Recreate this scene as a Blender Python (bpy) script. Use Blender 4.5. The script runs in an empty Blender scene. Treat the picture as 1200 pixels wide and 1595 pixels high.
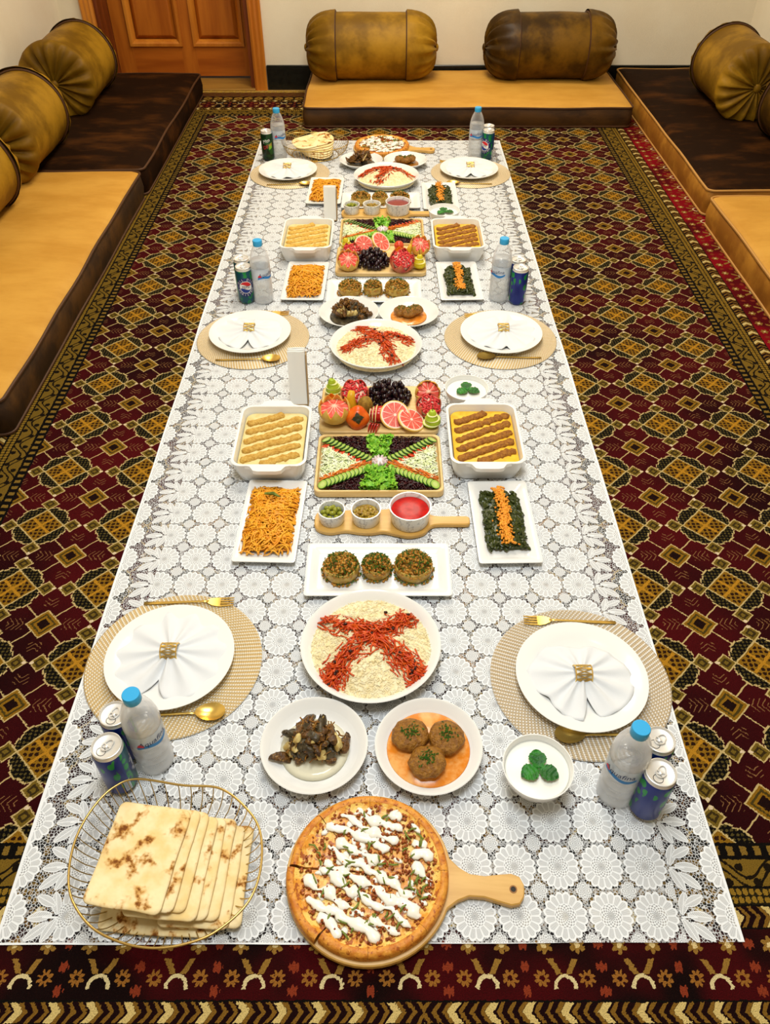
import bpy, math, random
from math import sin, cos, pi, sqrt, atan2, radians
from mathutils import Vector, Matrix, Euler, noise

random.seed(7)
SC = bpy.context.scene
COL = SC.collection

# ------------------------------------------------------------------ camera
cam_d = bpy.data.cameras.new('camera')
cam = bpy.data.objects.new('camera', cam_d)
COL.objects.link(cam)
F_PX = 1220.0
cam_d.sensor_fit = 'VERTICAL'
cam_d.sensor_height = 24.0
cam_d.lens = F_PX / 1595.0 * 24.0
cam_d.clip_start = 0.02
cam.location = (0, 0, 1.38)
cam.rotation_euler = (pi / 2 - math.atan(1162.0 / F_PX), 0, 0)
SC.camera = cam

# ------------------------------------------------------------------ world, lights, exposure
W = bpy.data.worlds.new('world')
SC.world = W
W.use_nodes = True
W.node_tree.nodes['Background'].inputs[0].default_value = (1, 0.95, 0.88, 1)
W.node_tree.nodes['Background'].inputs[1].default_value = 0.05
SC.view_settings.view_transform = 'Standard'
SC.view_settings.look = 'None'
SC.view_settings.gamma = 1.0
SC.view_settings.use_curve_mapping = False
SC.view_settings.exposure = 0.42
SC.cycles.max_bounces = 6
SC.cycles.diffuse_bounces = 3
SC.cycles.glossy_bounces = 3
SC.cycles.transmission_bounces = 5
SC.cycles.transparent_max_bounces = 12
SC.cycles.sample_clamp_indirect = 4.0
SC.cycles.caustics_reflective = False


def area(name, loc, size, energy, col):
    l = bpy.data.lights.new(name, 'AREA')
    l.shape = 'RECTANGLE'
    l.size, l.size_y = size
    l.energy = energy
    l.color = col
    o = bpy.data.objects.new(name, l)
    o.location = loc
    COL.objects.link(o)
    return o


# flush ceiling panels above the cloth: cool by the entrance, warm at the back
area('ceiling_light_front', (0.0, 0.75, 2.74), (0.9, 0.9), 37, (0.92, 0.97, 1.0))
area('ceiling_light_middle', (0.05, 2.6, 2.74), (0.8, 0.8), 23, (1.0, 0.93, 0.80))
area('ceiling_light_back', (0.1, 4.1, 2.74), (0.8, 0.8), 36, (1.0, 0.91, 0.76))


# ------------------------------------------------------------------ colour + node helpers
def lin(c):
    c = c / 255.0
    return c / 12.92 if c <= 0.04045 else ((c + 0.055) / 1.055) ** 2.4


def C(r, g, b):
    return (lin(r), lin(g), lin(b), 1.0)


class E:
    """a float socket with arithmetic"""
    def __init__(s, nt, sock):
        s.nt, s.s = nt, sock

    def _m(s, op, *a):
        return M(s.nt, op, *a)

    def __add__(s, o): return s._m('ADD', s, o)
    def __radd__(s, o): return s._m('ADD', o, s)
    def __sub__(s, o): return s._m('SUBTRACT', s, o)
    def __rsub__(s, o): return s._m('SUBTRACT', o, s)
    def __mul__(s, o): return s._m('MULTIPLY', s, o)
    def __rmul__(s, o): return s._m('MULTIPLY', o, s)
    def __truediv__(s, o): return s._m('DIVIDE', s, o)
    def abs(s): return s._m('ABSOLUTE', s)
    def sin(s): return s._m('SINE', s)
    def fract(s): return s._m('FRACT', s)
    def floor(s): return s._m('FLOOR', s)
    def sqrt(s): return s._m('SQRT', s)
    def lt(s, o): return s._m('LESS_THAN', s, o)
    def gt(s, o): return s._m('GREATER_THAN', s, o)
    def min(s, o): return s._m('MINIMUM', s, o)
    def max(s, o): return s._m('MAXIMUM', s, o)


def M(nt, op, *a):
    n = nt.nodes.new('ShaderNodeMath')
    n.operation = op
    for i, x in enumerate(a):
        if isinstance(x, E):
            nt.links.new(x.s, n.inputs[i])
        else:
            n.inputs[i].default_value = x
    return E(nt, n.outputs[0])


def hyp(a, b):
    return (a * a + b * b).sqrt()


def step(x, lo, hi):
    n = x.nt.nodes.new('ShaderNodeMapRange')
    n.interpolation_type = 'SMOOTHSTEP'
    x.nt.links.new(x.s, n.inputs[0])
    n.inputs[1].default_value = lo
    n.inputs[2].default_value = hi
    return E(x.nt, n.outputs[0])


def cset(nt, sock, v):
    if isinstance(v, (tuple, list)):
        sock.default_value = v
    elif isinstance(v, E):
        nt.links.new(v.s, sock)
    else:
        nt.links.new(v, sock)


def mixc(nt, fac, a, b):
    n = nt.nodes.new('ShaderNodeMix')
    n.data_type = 'RGBA'
    if isinstance(fac, E):
        nt.links.new(fac.s, n.inputs[0])
    else:
        n.inputs[0].default_value = fac
    cset(nt, n.inputs[6], a)
    cset(nt, n.inputs[7], b)
    return n.outputs[2]


def coords(nt, scale=None):
    t = nt.nodes.new('ShaderNodeTexCoord')
    if scale is None:
        return t.outputs['Object']
    m = nt.nodes.new('ShaderNodeMapping')
    m.inputs['Scale'].default_value = scale
    nt.links.new(t.outputs['Object'], m.inputs[0])
    return m.outputs[0]


def xyz(nt, vec):
    n = nt.nodes.new('ShaderNodeSeparateXYZ')
    nt.links.new(vec, n.inputs[0])
    return [E(nt, n.outputs[i]) for i in range(3)]


def tnoise(nt, vec, scale, detail=3, rough=0.55):
    n = nt.nodes.new('ShaderNodeTexNoise')
    n.inputs['Scale'].default_value = scale
    n.inputs['Detail'].default_value = detail
    n.inputs['Roughness'].default_value = rough
    if vec is not None:
        nt.links.new(vec, n.inputs['Vector'])
    return E(nt, n.outputs['Fac'])


def newmat(name):
    m = bpy.data.materials.new(name)
    m.use_nodes = True
    nt = m.node_tree
    return m, nt, nt.nodes['Principled BSDF']


def bump(nt, b, h, dist, strength=1.0):
    n = nt.nodes.new('ShaderNodeBump')
    n.inputs['Distance'].default_value = dist
    n.inputs['Strength'].default_value = strength
    nt.links.new(h.s, n.inputs['Height'])
    nt.links.new(n.outputs[0], b.inputs['Normal'])


def mat(name, c1, c2=None, scale=30, rough=0.5, metal=0.0, spec=0.4, bumpd=0.0, bscale=None, stretch=None,
        lo=0.35, hi=0.65, sheen=0.0, sss=0.0, coat=0.0, c3=None, detail=3, trans=0.0, ior=1.45):
    m, nt, b = newmat(name)
    v = coords(nt, stretch)
    if c2 is None:
        b.inputs['Base Color'].default_value = c1
    else:
        f = step(tnoise(nt, v, scale, detail), lo, hi)
        col = mixc(nt, f, c1, c2)
        if c3 is not None:
            f2 = step(tnoise(nt, v, scale * 2.7, 2), 0.55, 0.7)
            col = mixc(nt, f2, col, c3)
        cset(nt, b.inputs['Base Color'], col)
    b.inputs['Roughness'].default_value = rough
    b.inputs['Metallic'].default_value = metal
    b.inputs['Specular IOR Level'].default_value = spec
    b.inputs['IOR'].default_value = ior
    b.inputs['Transmission Weight'].default_value = trans
    if sheen:
        b.inputs['Sheen Weight'].default_value = sheen
        b.inputs['Sheen Roughness'].default_value = 0.4
        b.inputs['Sheen Tint'].default_value = c2 or c1
    if sss:
        b.inputs['Subsurface Weight'].default_value = sss
        b.inputs['Subsurface Radius'].default_value = (0.008, 0.005, 0.003)
        b.inputs['Subsurface Scale'].default_value = 0.5
    b.inputs['Coat Weight'].default_value = coat
    if bumpd:
        bump(nt, b, tnoise(nt, v, bscale or scale, 4), bumpd)
    return m


# ------------------------------------------------------------------ mesh helpers
class MB:
    def __init__(s):
        s.v, s.f = [], []

    def add(s, v, f):
        o = len(s.v)
        s.v += [tuple(p) for p in v]
        s.f += [tuple(i + o for i in q) for q in f]
        return s

    def loft(s, rings, cap0=True, cap1=True, closed=True):
        n = len(rings[0])
        v = [p for r in rings for p in r]
        f = []
        for k in range(len(rings) - 1):
            for i in range(n if closed else n - 1):
                j = (i + 1) % n
                f.append((k * n + i, k * n + j, (k + 1) * n + j, (k + 1) * n + i))
        if cap0:
            f.append(tuple(range(n - 1, -1, -1)))
        if cap1:
            f.append(tuple((len(rings) - 1) * n + i for i in range(n)))
        return s.add(v, f)

    def lathe(s, prof, n=40, c=(0, 0, 0), cap0=True, cap1=True):
        rings = [[(c[0] + r * cos(2 * pi * i / n), c[1] + r * sin(2 * pi * i / n), c[2] + z) for i in range(n)] for r, z in prof]
        return s.loft(rings, cap0, cap1)

    def tube(s, pts, r, n=6, closed=False, cap=True):
        pts = [Vector(p) for p in pts]
        m = len(pts)
        rings = []
        up = None
        for i, p in enumerate(pts):
            a = pts[(i - 1) % m] if (closed or i > 0) else p
            b = pts[(i + 1) % m] if (closed or i < m - 1) else p
            t = (b - a)
            t = t.normalized() if t.length > 1e-9 else Vector((0, 0, 1))
            if up is None:
                up = Vector((0, 0, 1)) if abs(t.z) < 0.9 else Vector((1, 0, 0))
            x = up - t * up.dot(t)
            if x.length < 1e-6:
                x = t.orthogonal()
            x.normalize()
            up = x
            y = t.cross(x)
            rr = r[i] if isinstance(r, (list, tuple)) else r
            rings.append([p + x * (rr * cos(2 * pi * k / n)) + y * (rr * sin(2 * pi * k / n)) for k in range(n)])
        if closed:
            rings.append(rings[0])
        return s.loft(rings, cap and not closed, cap and not closed)

    def box(s, c, d, R=None):
        v = []
        for x in (-.5, .5):
            for y in (-.5, .5):
                for z in (-.5, .5):
                    p = Vector((x * d[0], y * d[1], z * d[2]))
                    if R is not None:
                        p = R @ p
                    v.append(p + Vector(c))
        return s.add(v, [(0, 1, 3, 2), (4, 6, 7, 5), (0, 4, 5, 1), (2, 3, 7, 6), (0, 2, 6, 4), (1, 5, 7, 3)])

    def slab(s, pts, z0, z1, b):
        """pts: outline (CCW); bevelled prism"""
        i = inset(pts, b)
        r = [[(x, y, z0) for x, y in i], [(x, y, z0 + b) for x, y in pts], [(x, y, z1 - b) for x, y in pts], [(x, y, z1) for x, y in i]]
        return s.loft(r)

    def blob(s, c, rad, rot=None, amp=0.0, freq=20.0, seed=0.0, nu=14, nv=8):
        rings = []
        c = Vector(c)
        for j in range(nv + 1):
            t = pi * min(max(j / nv, 0.02), 0.98)
            ring = []
            for i in range(nu):
                a = 2 * pi * i / nu
                d = Vector((sin(t) * cos(a), sin(t) * sin(a), -cos(t)))
                p = Vector((d.x * rad[0], d.y * rad[1], d.z * rad[2]))
                if amp:
                    k = 1 + amp * noise.noise(p * freq + Vector((seed, seed * 1.7, -seed)))
                    p = p * k
                if rot is not None:
                    p = rot @ p
                ring.append(p + c)
            rings.append(ring)
        return s.loft(rings)

    def grid(s, fn, nu, nv):
        v = [fn(i / nu, j / nv) for j in range(nv + 1) for i in range(nu + 1)]
        f = [(j * (nu + 1) + i, j * (nu + 1) + i + 1, (j + 1) * (nu + 1) + i + 1, (j + 1) * (nu + 1) + i) for j in range(nv) for i in range(nu)]
        return s.add(v, f)

    def xf(s, mtx):
        s.v = [tuple(mtx @ Vector(p)) for p in s.v]
        return s

    def mesh(s, name, m, smooth=True, sharp=40):
        me = bpy.data.meshes.new(name)
        me.from_pydata(s.v, [], s.f)
        if m:
            me.materials.append(m)
        if smooth:
            me.polygons.foreach_set('use_smooth', [True] * len(me.polygons))
            if sharp:
                me.set_sharp_from_angle(angle=radians(sharp))
        me.update()
        return me


def inset(pts, d):
    n = len(pts)
    out = []
    for i in range(n):
        a, b, c = Vector(pts[i - 1]), Vector(pts[i]), Vector(pts[(i + 1) % n])
        e1, e2 = (b - a), (c - b)
        e1 = e1.normalized() if e1.length > 1e-9 else Vector((1, 0))
        e2 = e2.normalized() if e2.length > 1e-9 else e1
        nn = Vector((-e1.y - e2.y, e1.x + e2.x))
        nn = nn.normalized() if nn.length > 1e-9 else Vector((-e1.y, e1.x))
        out.append((b.x + nn.x * d, b.y + nn.y * d))
    return out


def rrect(w, h, r, n=5, cx=0, cy=0):
    r = max(r, 0.0005)
    p = []
    for qx, qy, a0 in ((1, -1, -90), (1, 1, 0), (-1, 1, 90), (-1, -1, 180)):
        for k in range(n + 1):
            a = radians(a0 + 90 * k / n)
            p.append((cx + qx * (w / 2 - r) + r * cos(a), cy + qy * (h / 2 - r) + r * sin(a)))
    return p


def ring3(pts, z):
    return [(x, y, z) for x, y in pts]


def spline(pts, n=8, closed=True):
    """Catmull-Rom through 2-D or 3-D points"""
    P = [Vector(p) for p in pts]
    m = len(P)
    out = []
    for i in range(m if closed else m - 1):
        p0 = P[(i - 1) % m] if (closed or i > 0) else P[i]
        p1, p2 = P[i], P[(i + 1) % m]
        p3 = P[(i + 2) % m] if (closed or i + 2 < m) else p2
        for k in range(n):
            t = k / n
            out.append(0.5 * ((2 * p1) + (p2 - p0) * t + (2 * p0 - 5 * p1 + 4 * p2 - p3) * t * t + (3 * p1 - p0 - 3 * p2 + p3) * t ** 3))
    if not closed:
        out.append(P[-1])
    return [tuple(p) for p in out]


# ------------------------------------------------------------------ scene-graph helpers
def link(name, data, parent=None, loc=(0, 0, 0), rot=(0, 0, 0)):
    o = bpy.data.objects.new(name, data)
    COL.objects.link(o)
    o.location = loc
    o.rotation_euler = rot
    if parent:
        o.parent = parent
    return o


def tag(o, label, cat, group=None, kind=None):
    o['label'] = label
    o['category'] = cat
    if group:
        o['group'] = group
    if kind:
        o['kind'] = kind
    return o


def thing(name, label, cat, loc=(0, 0, 0), rz=0.0, group=None):
    return tag(link(name, None, None, loc, (0, 0, rz)), label, cat, group)


def part(name, mb, m, parent, smooth=True, sharp=40, kind=None, label=None, loc=(0, 0, 0), rot=(0, 0, 0)):
    o = link(name, mb.mesh(name, m, smooth, sharp) if isinstance(mb, MB) else mb, parent, loc, rot)
    if kind:
        o['kind'] = kind
    if label:
        o['label'] = label
    return o


def solo(name, mb, m, label, cat, loc=(0, 0, 0), rz=0.0, group=None, kind=None, smooth=True, sharp=40, rot=None):
    o = link(name, mb.mesh(name, m, smooth, sharp) if isinstance(mb, MB) else mb, None, loc, rot or (0, 0, rz))
    return tag(o, label, cat, group, kind)


def struct(name, mb, m, parent=None, smooth=False):
    o = link(name, mb.mesh(name, m, smooth), parent)
    if parent is None:
        o['kind'] = 'structure'
    return o


KIDS = {}


def copy_tree(o, parent=None):
    c = o.copy()
    COL.objects.link(c)
    if parent is not None:
        c.parent = parent
    for ch in [x for x in bpy.data.objects if x.parent == o]:
        copy_tree(ch, c)
    return c


def dup(o, loc, rz=None, label=None, group=None):
    c = copy_tree(o)
    c.location = loc
    if rz is not None:
        c.rotation_euler = (0, 0, rz)
    if label:
        c['label'] = label
    if group:
        c['group'] = group
    return c


R = random.Random(11)


def U(a, b):
    return R.uniform(a, b)


def rotm(a, b, c):
    return Euler((a, b, c)).to_matrix()

# ------------------------------------------------------------------ materials
def ell(x, y, rx, ry):
    return hyp(x / rx, y / ry) - 1.0


def make_rug_material():
    m, nt, b = newmat('knotted_wool_pile')
    v = coords(nt)
    x0, y0, z0 = xyz(nt, v)
    wob = tnoise(nt, v, 260, 1) - 0.5
    wob2 = tnoise(nt, v, 55, 1) - 0.5
    x = x0 + wob * 0.006 + wob2 * 0.004
    y = y0 + wob * 0.005 - wob2 * 0.004
    black = C(13, 10, 8)
    gold, olive = C(142, 102, 24), C(116, 94, 32)
    cream, tan = C(214, 188, 126), C(150, 104, 46)
    red = mixc(nt, step(tnoise(nt, v, 2.2, 2), 0.35, 0.7), C(36, 4, 7), C(80, 8, 13))
    # field
    u = ((x - 0.804) / 0.2085 + 0.5).fract() - 0.5
    w = ((y - 1.40) / 0.2078 + 0.5).fract() - 0.5
    a, c = u.abs(), w.abs()
    p, q = 0.5 - a, 0.5 - c
    g, g2 = a + c, p + q
    ticks = ((a - c) * 78.0).sin() * (g * 70.0).sin()
    col = mixc(nt, ticks.gt(0.25), black, C(84, 72, 34))
    dd = (a - c).abs()
    edge = ((dd * 40.0).sin().gt(0.0) * 0.030 + 0.445 - (dd - 0.10).max(0.0) * 0.55)
    inred = g.gt(edge)
    col = mixc(nt, inred, col, red)
    sp = ((p * 60.0 - q * 48.0).sin().abs().lt(0.3) * q.lt(0.075) * (p - 0.30).abs().lt(0.09)).max(
        (q * 60.0 - p * 48.0).sin().abs().lt(0.3) * p.lt(0.075) * (q - 0.30).abs().lt(0.06))
    col = mixc(nt, sp * 0.75, col, C(150, 108, 66))
    ing = g.lt(0.27)
    col = mixc(nt, ing, col, gold)
    leop = (u * 58.0).sin() * (w * 58.0).sin()
    col = mixc(nt, g.lt(0.235) * leop.abs().gt(0.42), col, C(44, 22, 10))
    col = mixc(nt, g.lt(0.24) * (a - c).abs().lt(0.022), col, C(186, 132, 34))
    om = ((a - 0.378).abs() + c).min(a + (c - 0.378).abs())
    col = mixc(nt, om.lt(0.105), col, olive)
    col = mixc(nt, om.lt(0.06) * om.gt(0.03), col, C(58, 44, 18))
    col = mixc(nt, g2.lt(0.185), col, gold)
    col = mixc(nt, g2.lt(0.14) * g2.gt(0.11), col, C(74, 60, 22))
    col = mixc(nt, g2.lt(0.075), col, C(28, 10, 8))
    lines = ((g - edge).abs().lt(0.013) * om.gt(0.105)).max(dd.lt(0.010) * inred * g2.gt(0.185)).max((g - 0.27).abs().lt(0.011)).max((om - 0.105).abs().lt(0.010)).max((g2 - 0.185).abs().lt(0.010))
    col = mixc(nt, lines * 0.85, col, cream)
    dots = ell(a - 0.462, c, 0.022, 0.017).min(ell(a, c - 0.462, 0.022, 0.02)).lt(0.0)
    col = mixc(nt, dots, col, C(228, 206, 170))
    # border, d metres outside the field
    dx = (-0.965 - x).max(x - 1.113)
    dy = (0.60 - y).max(y - 4.58)
    d = dx.max(dy)
    side = dx.gt(dy)
    t = y * side + x * (1.0 - side)
    k = 2 * pi

    def band(lo, hi):
        return d.gt(lo) * d.lt(hi)
    col = mixc(nt, d.gt(0.0), col, black)
    col = mixc(nt, band(0.006, 0.022) * (t * (k / 0.024)).sin().gt(0.1), col, C(132, 102, 40))
    scroll = ((d - 0.052) / 0.022 - (t * (k / 0.10)).sin() * 0.75).abs()
    b2 = mixc(nt, (scroll.gt(0.25) * scroll.lt(0.5)).max(((t * (k / 0.05)).sin() * ((d - 0.03) * (k / 0.05)).sin()).gt(0.62)), C(124, 96, 32), C(26, 18, 8))
    col = mixc(nt, band(0.029, 0.074), col, b2)
    b3 = mixc(nt, ((t * (k / 0.022)).sin() * ((d - 0.077) * (k / 0.026)).sin()).abs().gt(0.3), C(34, 28, 12), C(146, 112, 36))
    col = mixc(nt, band(0.077, 0.104), col, b3)
    tc = (t - 0.06).abs()
    ph = (tc / 0.058 + (d - 0.123).abs() / 0.075).fract()
    b4 = mixc(nt, ph.lt(0.22), mixc(nt, (ph * (k * 3.5)).sin().gt(0.25) * ph.gt(0.28), C(26, 6, 8), C(128, 92, 32)), C(214, 188, 118))
    col = mixc(nt, band(0.107, 0.139), col, b4)
    s = (((t + 0.022) / 0.122).fract() - 0.5).abs() * 0.122
    bm = mixc(nt, step(tnoise(nt, v, 5, 2), 0.40, 0.6), mixc(nt, side, C(66, 6, 10), C(138, 10, 24)), mixc(nt, side, C(20, 6, 6), C(88, 8, 16)))
    fa = M(nt, 'ARCTAN2', d - 0.166, s - 0.027)
    fr = hyp(d - 0.166, s - 0.027)
    fm = fr.lt((fa * 3.0).sin().abs() * 0.007 + 0.007) * fr.gt(0.004)
    bm = mixc(nt, fm, bm, C(150, 112, 48))
    bm = mixc(nt, fr.lt(0.0045), bm, C(226, 200, 140))
    fr2 = hyp(d - 0.214, s - 0.036)
    fa2 = M(nt, 'ARCTAN2', d - 0.214, s - 0.036)
    bm = mixc(nt, fr2.lt((fa2 * 4.0).sin().abs() * 0.007 + 0.006) * fr2.gt(0.004), bm, C(152, 100, 40))
    fr3 = hyp(d - 0.226, s)
    bm = mixc(nt, (fr3 - 0.0155).abs().lt(0.0028) * d.lt(0.229), bm, C(222, 204, 150))
    vv = (s - (0.222 - d) * 0.55).abs().lt(0.005) * d.gt(0.186) * d.lt(0.208)
    bm = mixc(nt, vv, bm, C(150, 112, 48))
    fl = hyp(s - 0.061, ((d - 0.147) / 0.034).fract() * 0.034 - 0.017).lt((t * 900.0).sin() * 0.002 + 0.0075)
    bm = mixc(nt, fl, bm, C(136, 54, 30))
    col = mixc(nt, band(0.142, 0.244), col, bm)
    ph2 = (tc / 0.058 + 0.4 - (d - 0.26).abs() / 0.075).fract()
    b5 = mixc(nt, ph2.lt(0.22), mixc(nt, (ph2 * (k * 3.5)).sin().gt(0.25) * ph2.gt(0.28), C(26, 6, 8), C(128, 92, 32)), C(214, 188, 118))
    col = mixc(nt, band(0.247, 0.275), col, b5)
    ar = hyp(((t / 0.058).fract() - 0.5) * 0.058, d - 0.305)
    b6 = mixc(nt, ar.lt(0.025) * ar.gt(0.006), C(24, 12, 8), C(146, 108, 38))
    col = mixc(nt, d.gt(0.28), col, b6)
    col = mixc(nt, d.gt(0.34), col, mixc(nt, (tc / 0.05 + d / 0.03).fract().lt(0.4), C(70, 10, 16), C(130, 98, 38)))
    # yarn to yarn variation
    pile = tnoise(nt, v, 520, 2)
    col = mixc(nt, step(pile, 0.3, 0.75) * 0.42, col, (0.004, 0.003, 0.002, 1))
    cset(nt, b.inputs['Base Color'], col)
    b.inputs['Roughness'].default_value = 0.85
    b.inputs['Specular IOR Level'].default_value = 0.05
    bump(nt, b, pile, 0.004, 0.7)
    return m


def make_lace_material():
    m, nt, b = newmat('white_lace')
    v = coords(nt)
    x, y, z = xyz(nt, v)
    un = (x - 0.299) / 0.0753
    wn = (y - 0.477) / 0.0805
    u = (un + 0.5).fract() - 0.5
    w = (wn + 0.5).fract() - 0.5
    vo = nt.nodes.new('ShaderNodeTexVoronoi')
    vo.feature = 'DISTANCE_TO_EDGE'
    vo.inputs['Scale'].default_value = 190
    nt.links.new(v, vo.inputs['Vector'])
    ed = E(nt, vo.outputs['Distance'])
    net = ed.lt(0.085) * 0.66 + 0.02

    def flower(fu, fw, rr):
        r = hyp(fu, fw) * (0.44 / rr)
        th = M(nt, 'ARCTAN2', fw, fu)
        pet = (th * 8.0).sin().abs()
        rim = pet * 0.055 + 0.398
        inside = r.lt(rim)
        veil = r.gt(0.23) * r.lt(rim - 0.045) * pet.gt(0.38)
        fine = (th * 64.0).sin() * 0.07
        core = r.lt(0.215) * (((th * 13.0).sin() * (r * 95.0).sin()).gt(0.12))
        hole = r.lt(0.075)
        al = 1.0 - veil * (0.28 + fine) - core * 0.55 - hole * 0.15
        return inside, al
    i1, a1 = flower(u, w, 0.475)
    p, q = 0.5 - u.abs(), 0.5 - w.abs()
    rc = hyp(p, q)
    th2 = M(nt, 'ARCTAN2', q, p)
    i2 = rc.lt((th2 * 10.0).sin() * 0.012 + 0.175)
    a2 = 0.92 - ((rc * 110.0).sin() * (th2 * 12.0).sin()).gt(0.15) * 0.45
    # beads joining the flowers
    bead = (p.lt(0.05) + q.lt(0.05)).gt(0.5) * ((w * 62.0).sin() * (u * 62.0).sin()).gt(-0.1)
    alpha = net.max(bead * 0.45)
    alpha = alpha + i2 * (a2 - alpha)
    alpha = alpha + i1 * (a1 - alpha)
    # leaf columns near both long edges
    xc = x + 0.025
    dist = xc.abs()
    inleaf = dist.gt(0.515)
    s = dist - 0.512
    side = xc.gt(0.0)
    lw = w * 0.0805
    la = net
    for (cx, cy, ang, L, B) in ((0.012, 0.020, 70, 0.019, 0.0085), (0.030, 0.024, 25, 0.019, 0.0085), (0.034, -0.001, -8, 0.020, 0.0088),
                                (0.033, -0.024, -40, 0.021, 0.0088), (0.013, -0.022, -66, 0.020, 0.0085)):
        ca, sa = cos(radians(ang)), sin(radians(ang))
        ex, ey = s - cx, lw - cy
        l1 = ex * ca + ey * sa
        l2 = ey * ca - ex * sa
        bb = (1.0 - (l1 / L) * (l1 / L) * 0.75) * B
        dd = l2.abs() - bb
        ins = dd.lt(0.0) * l1.abs().lt(L)
        vein = ((l1 - l2.abs() * 0.9) * 2400.0).sin().gt(0.25) * dd.lt(-0.0018) * l2.abs().gt(0.0009)
        la = la + ins * (0.95 - vein * 0.50 - la)
    stem = (lw + 0.002).abs().lt(0.0014) * s.lt(0.03)
    la = la.max(stem)
    alpha = alpha + inleaf * (la - alpha)
    # half flowers on the hem
    i3, a3 = flower((0.608 - dist) / 0.0753, w, 0.50)
    alpha = alpha + i3 * dist.gt(0.55) * (a3 - alpha)
    hem = dist.gt(0.602).max(y.lt(0.4365)).max(y.gt(4.176))
    alpha = alpha.max(hem)
    alpha = alpha + tnoise(nt, v, 900, 1) * 0.06 - 0.03
    b.inputs['Base Color'].default_value = (0.80, 0.83, 0.85, 1)
    b.inputs['Roughness'].default_value = 0.55
    b.inputs['Specular IOR Level'].default_value = 0.25
    bump(nt, b, alpha, 0.0012, 0.6)
    tr = nt.nodes.new('ShaderNodeBsdfTransparent')
    mx = nt.nodes.new('ShaderNodeMixShader')
    out = nt.nodes['Material Output']
    nt.links.new(alpha.s, mx.inputs[0])
    nt.links.new(tr.outputs[0], mx.inputs[1])
    nt.links.new(b.outputs[0], mx.inputs[2])
    nt.links.new(mx.outputs[0], out.inputs[0])
    return m


def make_placemat_material(name, ca, cb):
    m, nt, b = newmat(name)
    v = coords(nt)
    x, y, z = xyz(nt, v)
    r = hyp(x, y)
    th = M(nt, 'ARCTAN2', y, x)
    rn = r / 0.0046
    row = rn.floor()
    n = (row * 3.0 + 8.0).floor()
    st = (th * n + row * 1.7).sin()
    edge = (rn.fract() - 0.5).abs()
    f = step(st, -0.3, 0.6)
    col = mixc(nt, f, ca, cb)
    col = mixc(nt, step(edge, 0.36, 0.5) * 0.5, col, C(140, 112, 72))
    cset(nt, b.inputs['Base Color'], col)
    b.inputs['Roughness'].default_value = 0.5
    b.inputs['Metallic'].default_value = 0.15
    bump(nt, b, f - edge * 1.6, 0.0016)
    return m


def make_wood(name, c1, c2, axis, scale=26, rough=0.4, bumpd=0.0, stretch=9.0):
    m, nt, b = newmat(name)
    st = [stretch, stretch, stretch]
    st[axis] = 1.0
    v = coords(nt, tuple(st))
    f = tnoise(nt, v, scale / stretch, 4, 0.6)
    col = mixc(nt, step(f, 0.35, 0.68), c1, c2)
    cset(nt, b.inputs['Base Color'], col)
    b.inputs['Roughness'].default_value = rough
    if bumpd:
        bump(nt, b, f, bumpd)
    return m


def make_velvet(name, c1, c2, stretch=(2.2, 5.0, 4.0), lo=0.40, hi=0.68, sheen=0.10):
    m, nt, b = newmat(name)
    v = coords(nt, stretch)
    f = step(tnoise(nt, v, 1.5, 5, 0.62), lo, hi)
    f2 = step(tnoise(nt, v, 6.0, 3, 0.6), 0.55, 0.75) * 0.35
    col = mixc(nt, f.max(f2), c1, c2)
    cset(nt, b.inputs['Base Color'], col)
    b.inputs['Roughness'].default_value = 0.62
    b.inputs['Specular IOR Level'].default_value = 0.25
    b.inputs['Sheen Weight'].default_value = sheen
    b.inputs['Sheen Roughness'].default_value = 0.35
    b.inputs['Sheen Tint'].default_value = c2
    bump(nt, b, f, 0.004, 0.35)
    return m


def make_bread(name):
    m, nt, b = newmat(name)
    oi = nt.nodes.new('ShaderNodeObjectInfo')
    ad = nt.nodes.new('ShaderNodeVectorMath')
    ad.operation = 'ADD'
    nt.links.new(coords(nt), ad.inputs[0])
    nt.links.new((E(nt, oi.outputs['Random']) * 9.0).s, ad.inputs[1])
    v = ad.outputs[0]
    base = mixc(nt, step(tnoise(nt, v, 22, 3), 0.35, 0.7), C(246, 228, 180), C(236, 206, 140))
    n1 = tnoise(nt, v, 30, 3, 0.6)
    base = mixc(nt, step(n1, 0.52, 0.66), base, C(206, 150, 72))
    n2 = tnoise(nt, v, 30, 5, 0.68)
    base = mixc(nt, step(n2, 0.575, 0.66), base, C(122, 70, 28))
    cset(nt, b.inputs['Base Color'], base)
    b.inputs['Roughness'].default_value = 0.8
    b.inputs['Specular IOR Level'].default_value = 0.15
    bump(nt, b, n1, 0.006, 0.5)
    return m


def make_citrus(name, rind, pith, flesh, flesh2):
    """cut face looks up +Z; object-space radius normalised to 1"""
    m, nt, b = newmat(name)
    v = coords(nt)
    x, y, z = xyz(nt, v)
    r = hyp(x, y) / 0.042
    th = M(nt, 'ARCTAN2', y, x)
    seg = (th * 5.0).sin().abs()
    col = mixc(nt, step(tnoise(nt, v, 160, 2), 0.4, 0.6), flesh, flesh2)
    col = mixc(nt, seg.lt(0.14).max(r.lt(0.10)), col, pith)
    col = mixc(nt, r.gt(0.84), col, pith)
    col = mixc(nt, r.gt(0.93), col, rind)
    cset(nt, b.inputs['Base Color'], col)
    b.inputs['Roughness'].default_value = 0.3
    return m


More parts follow.
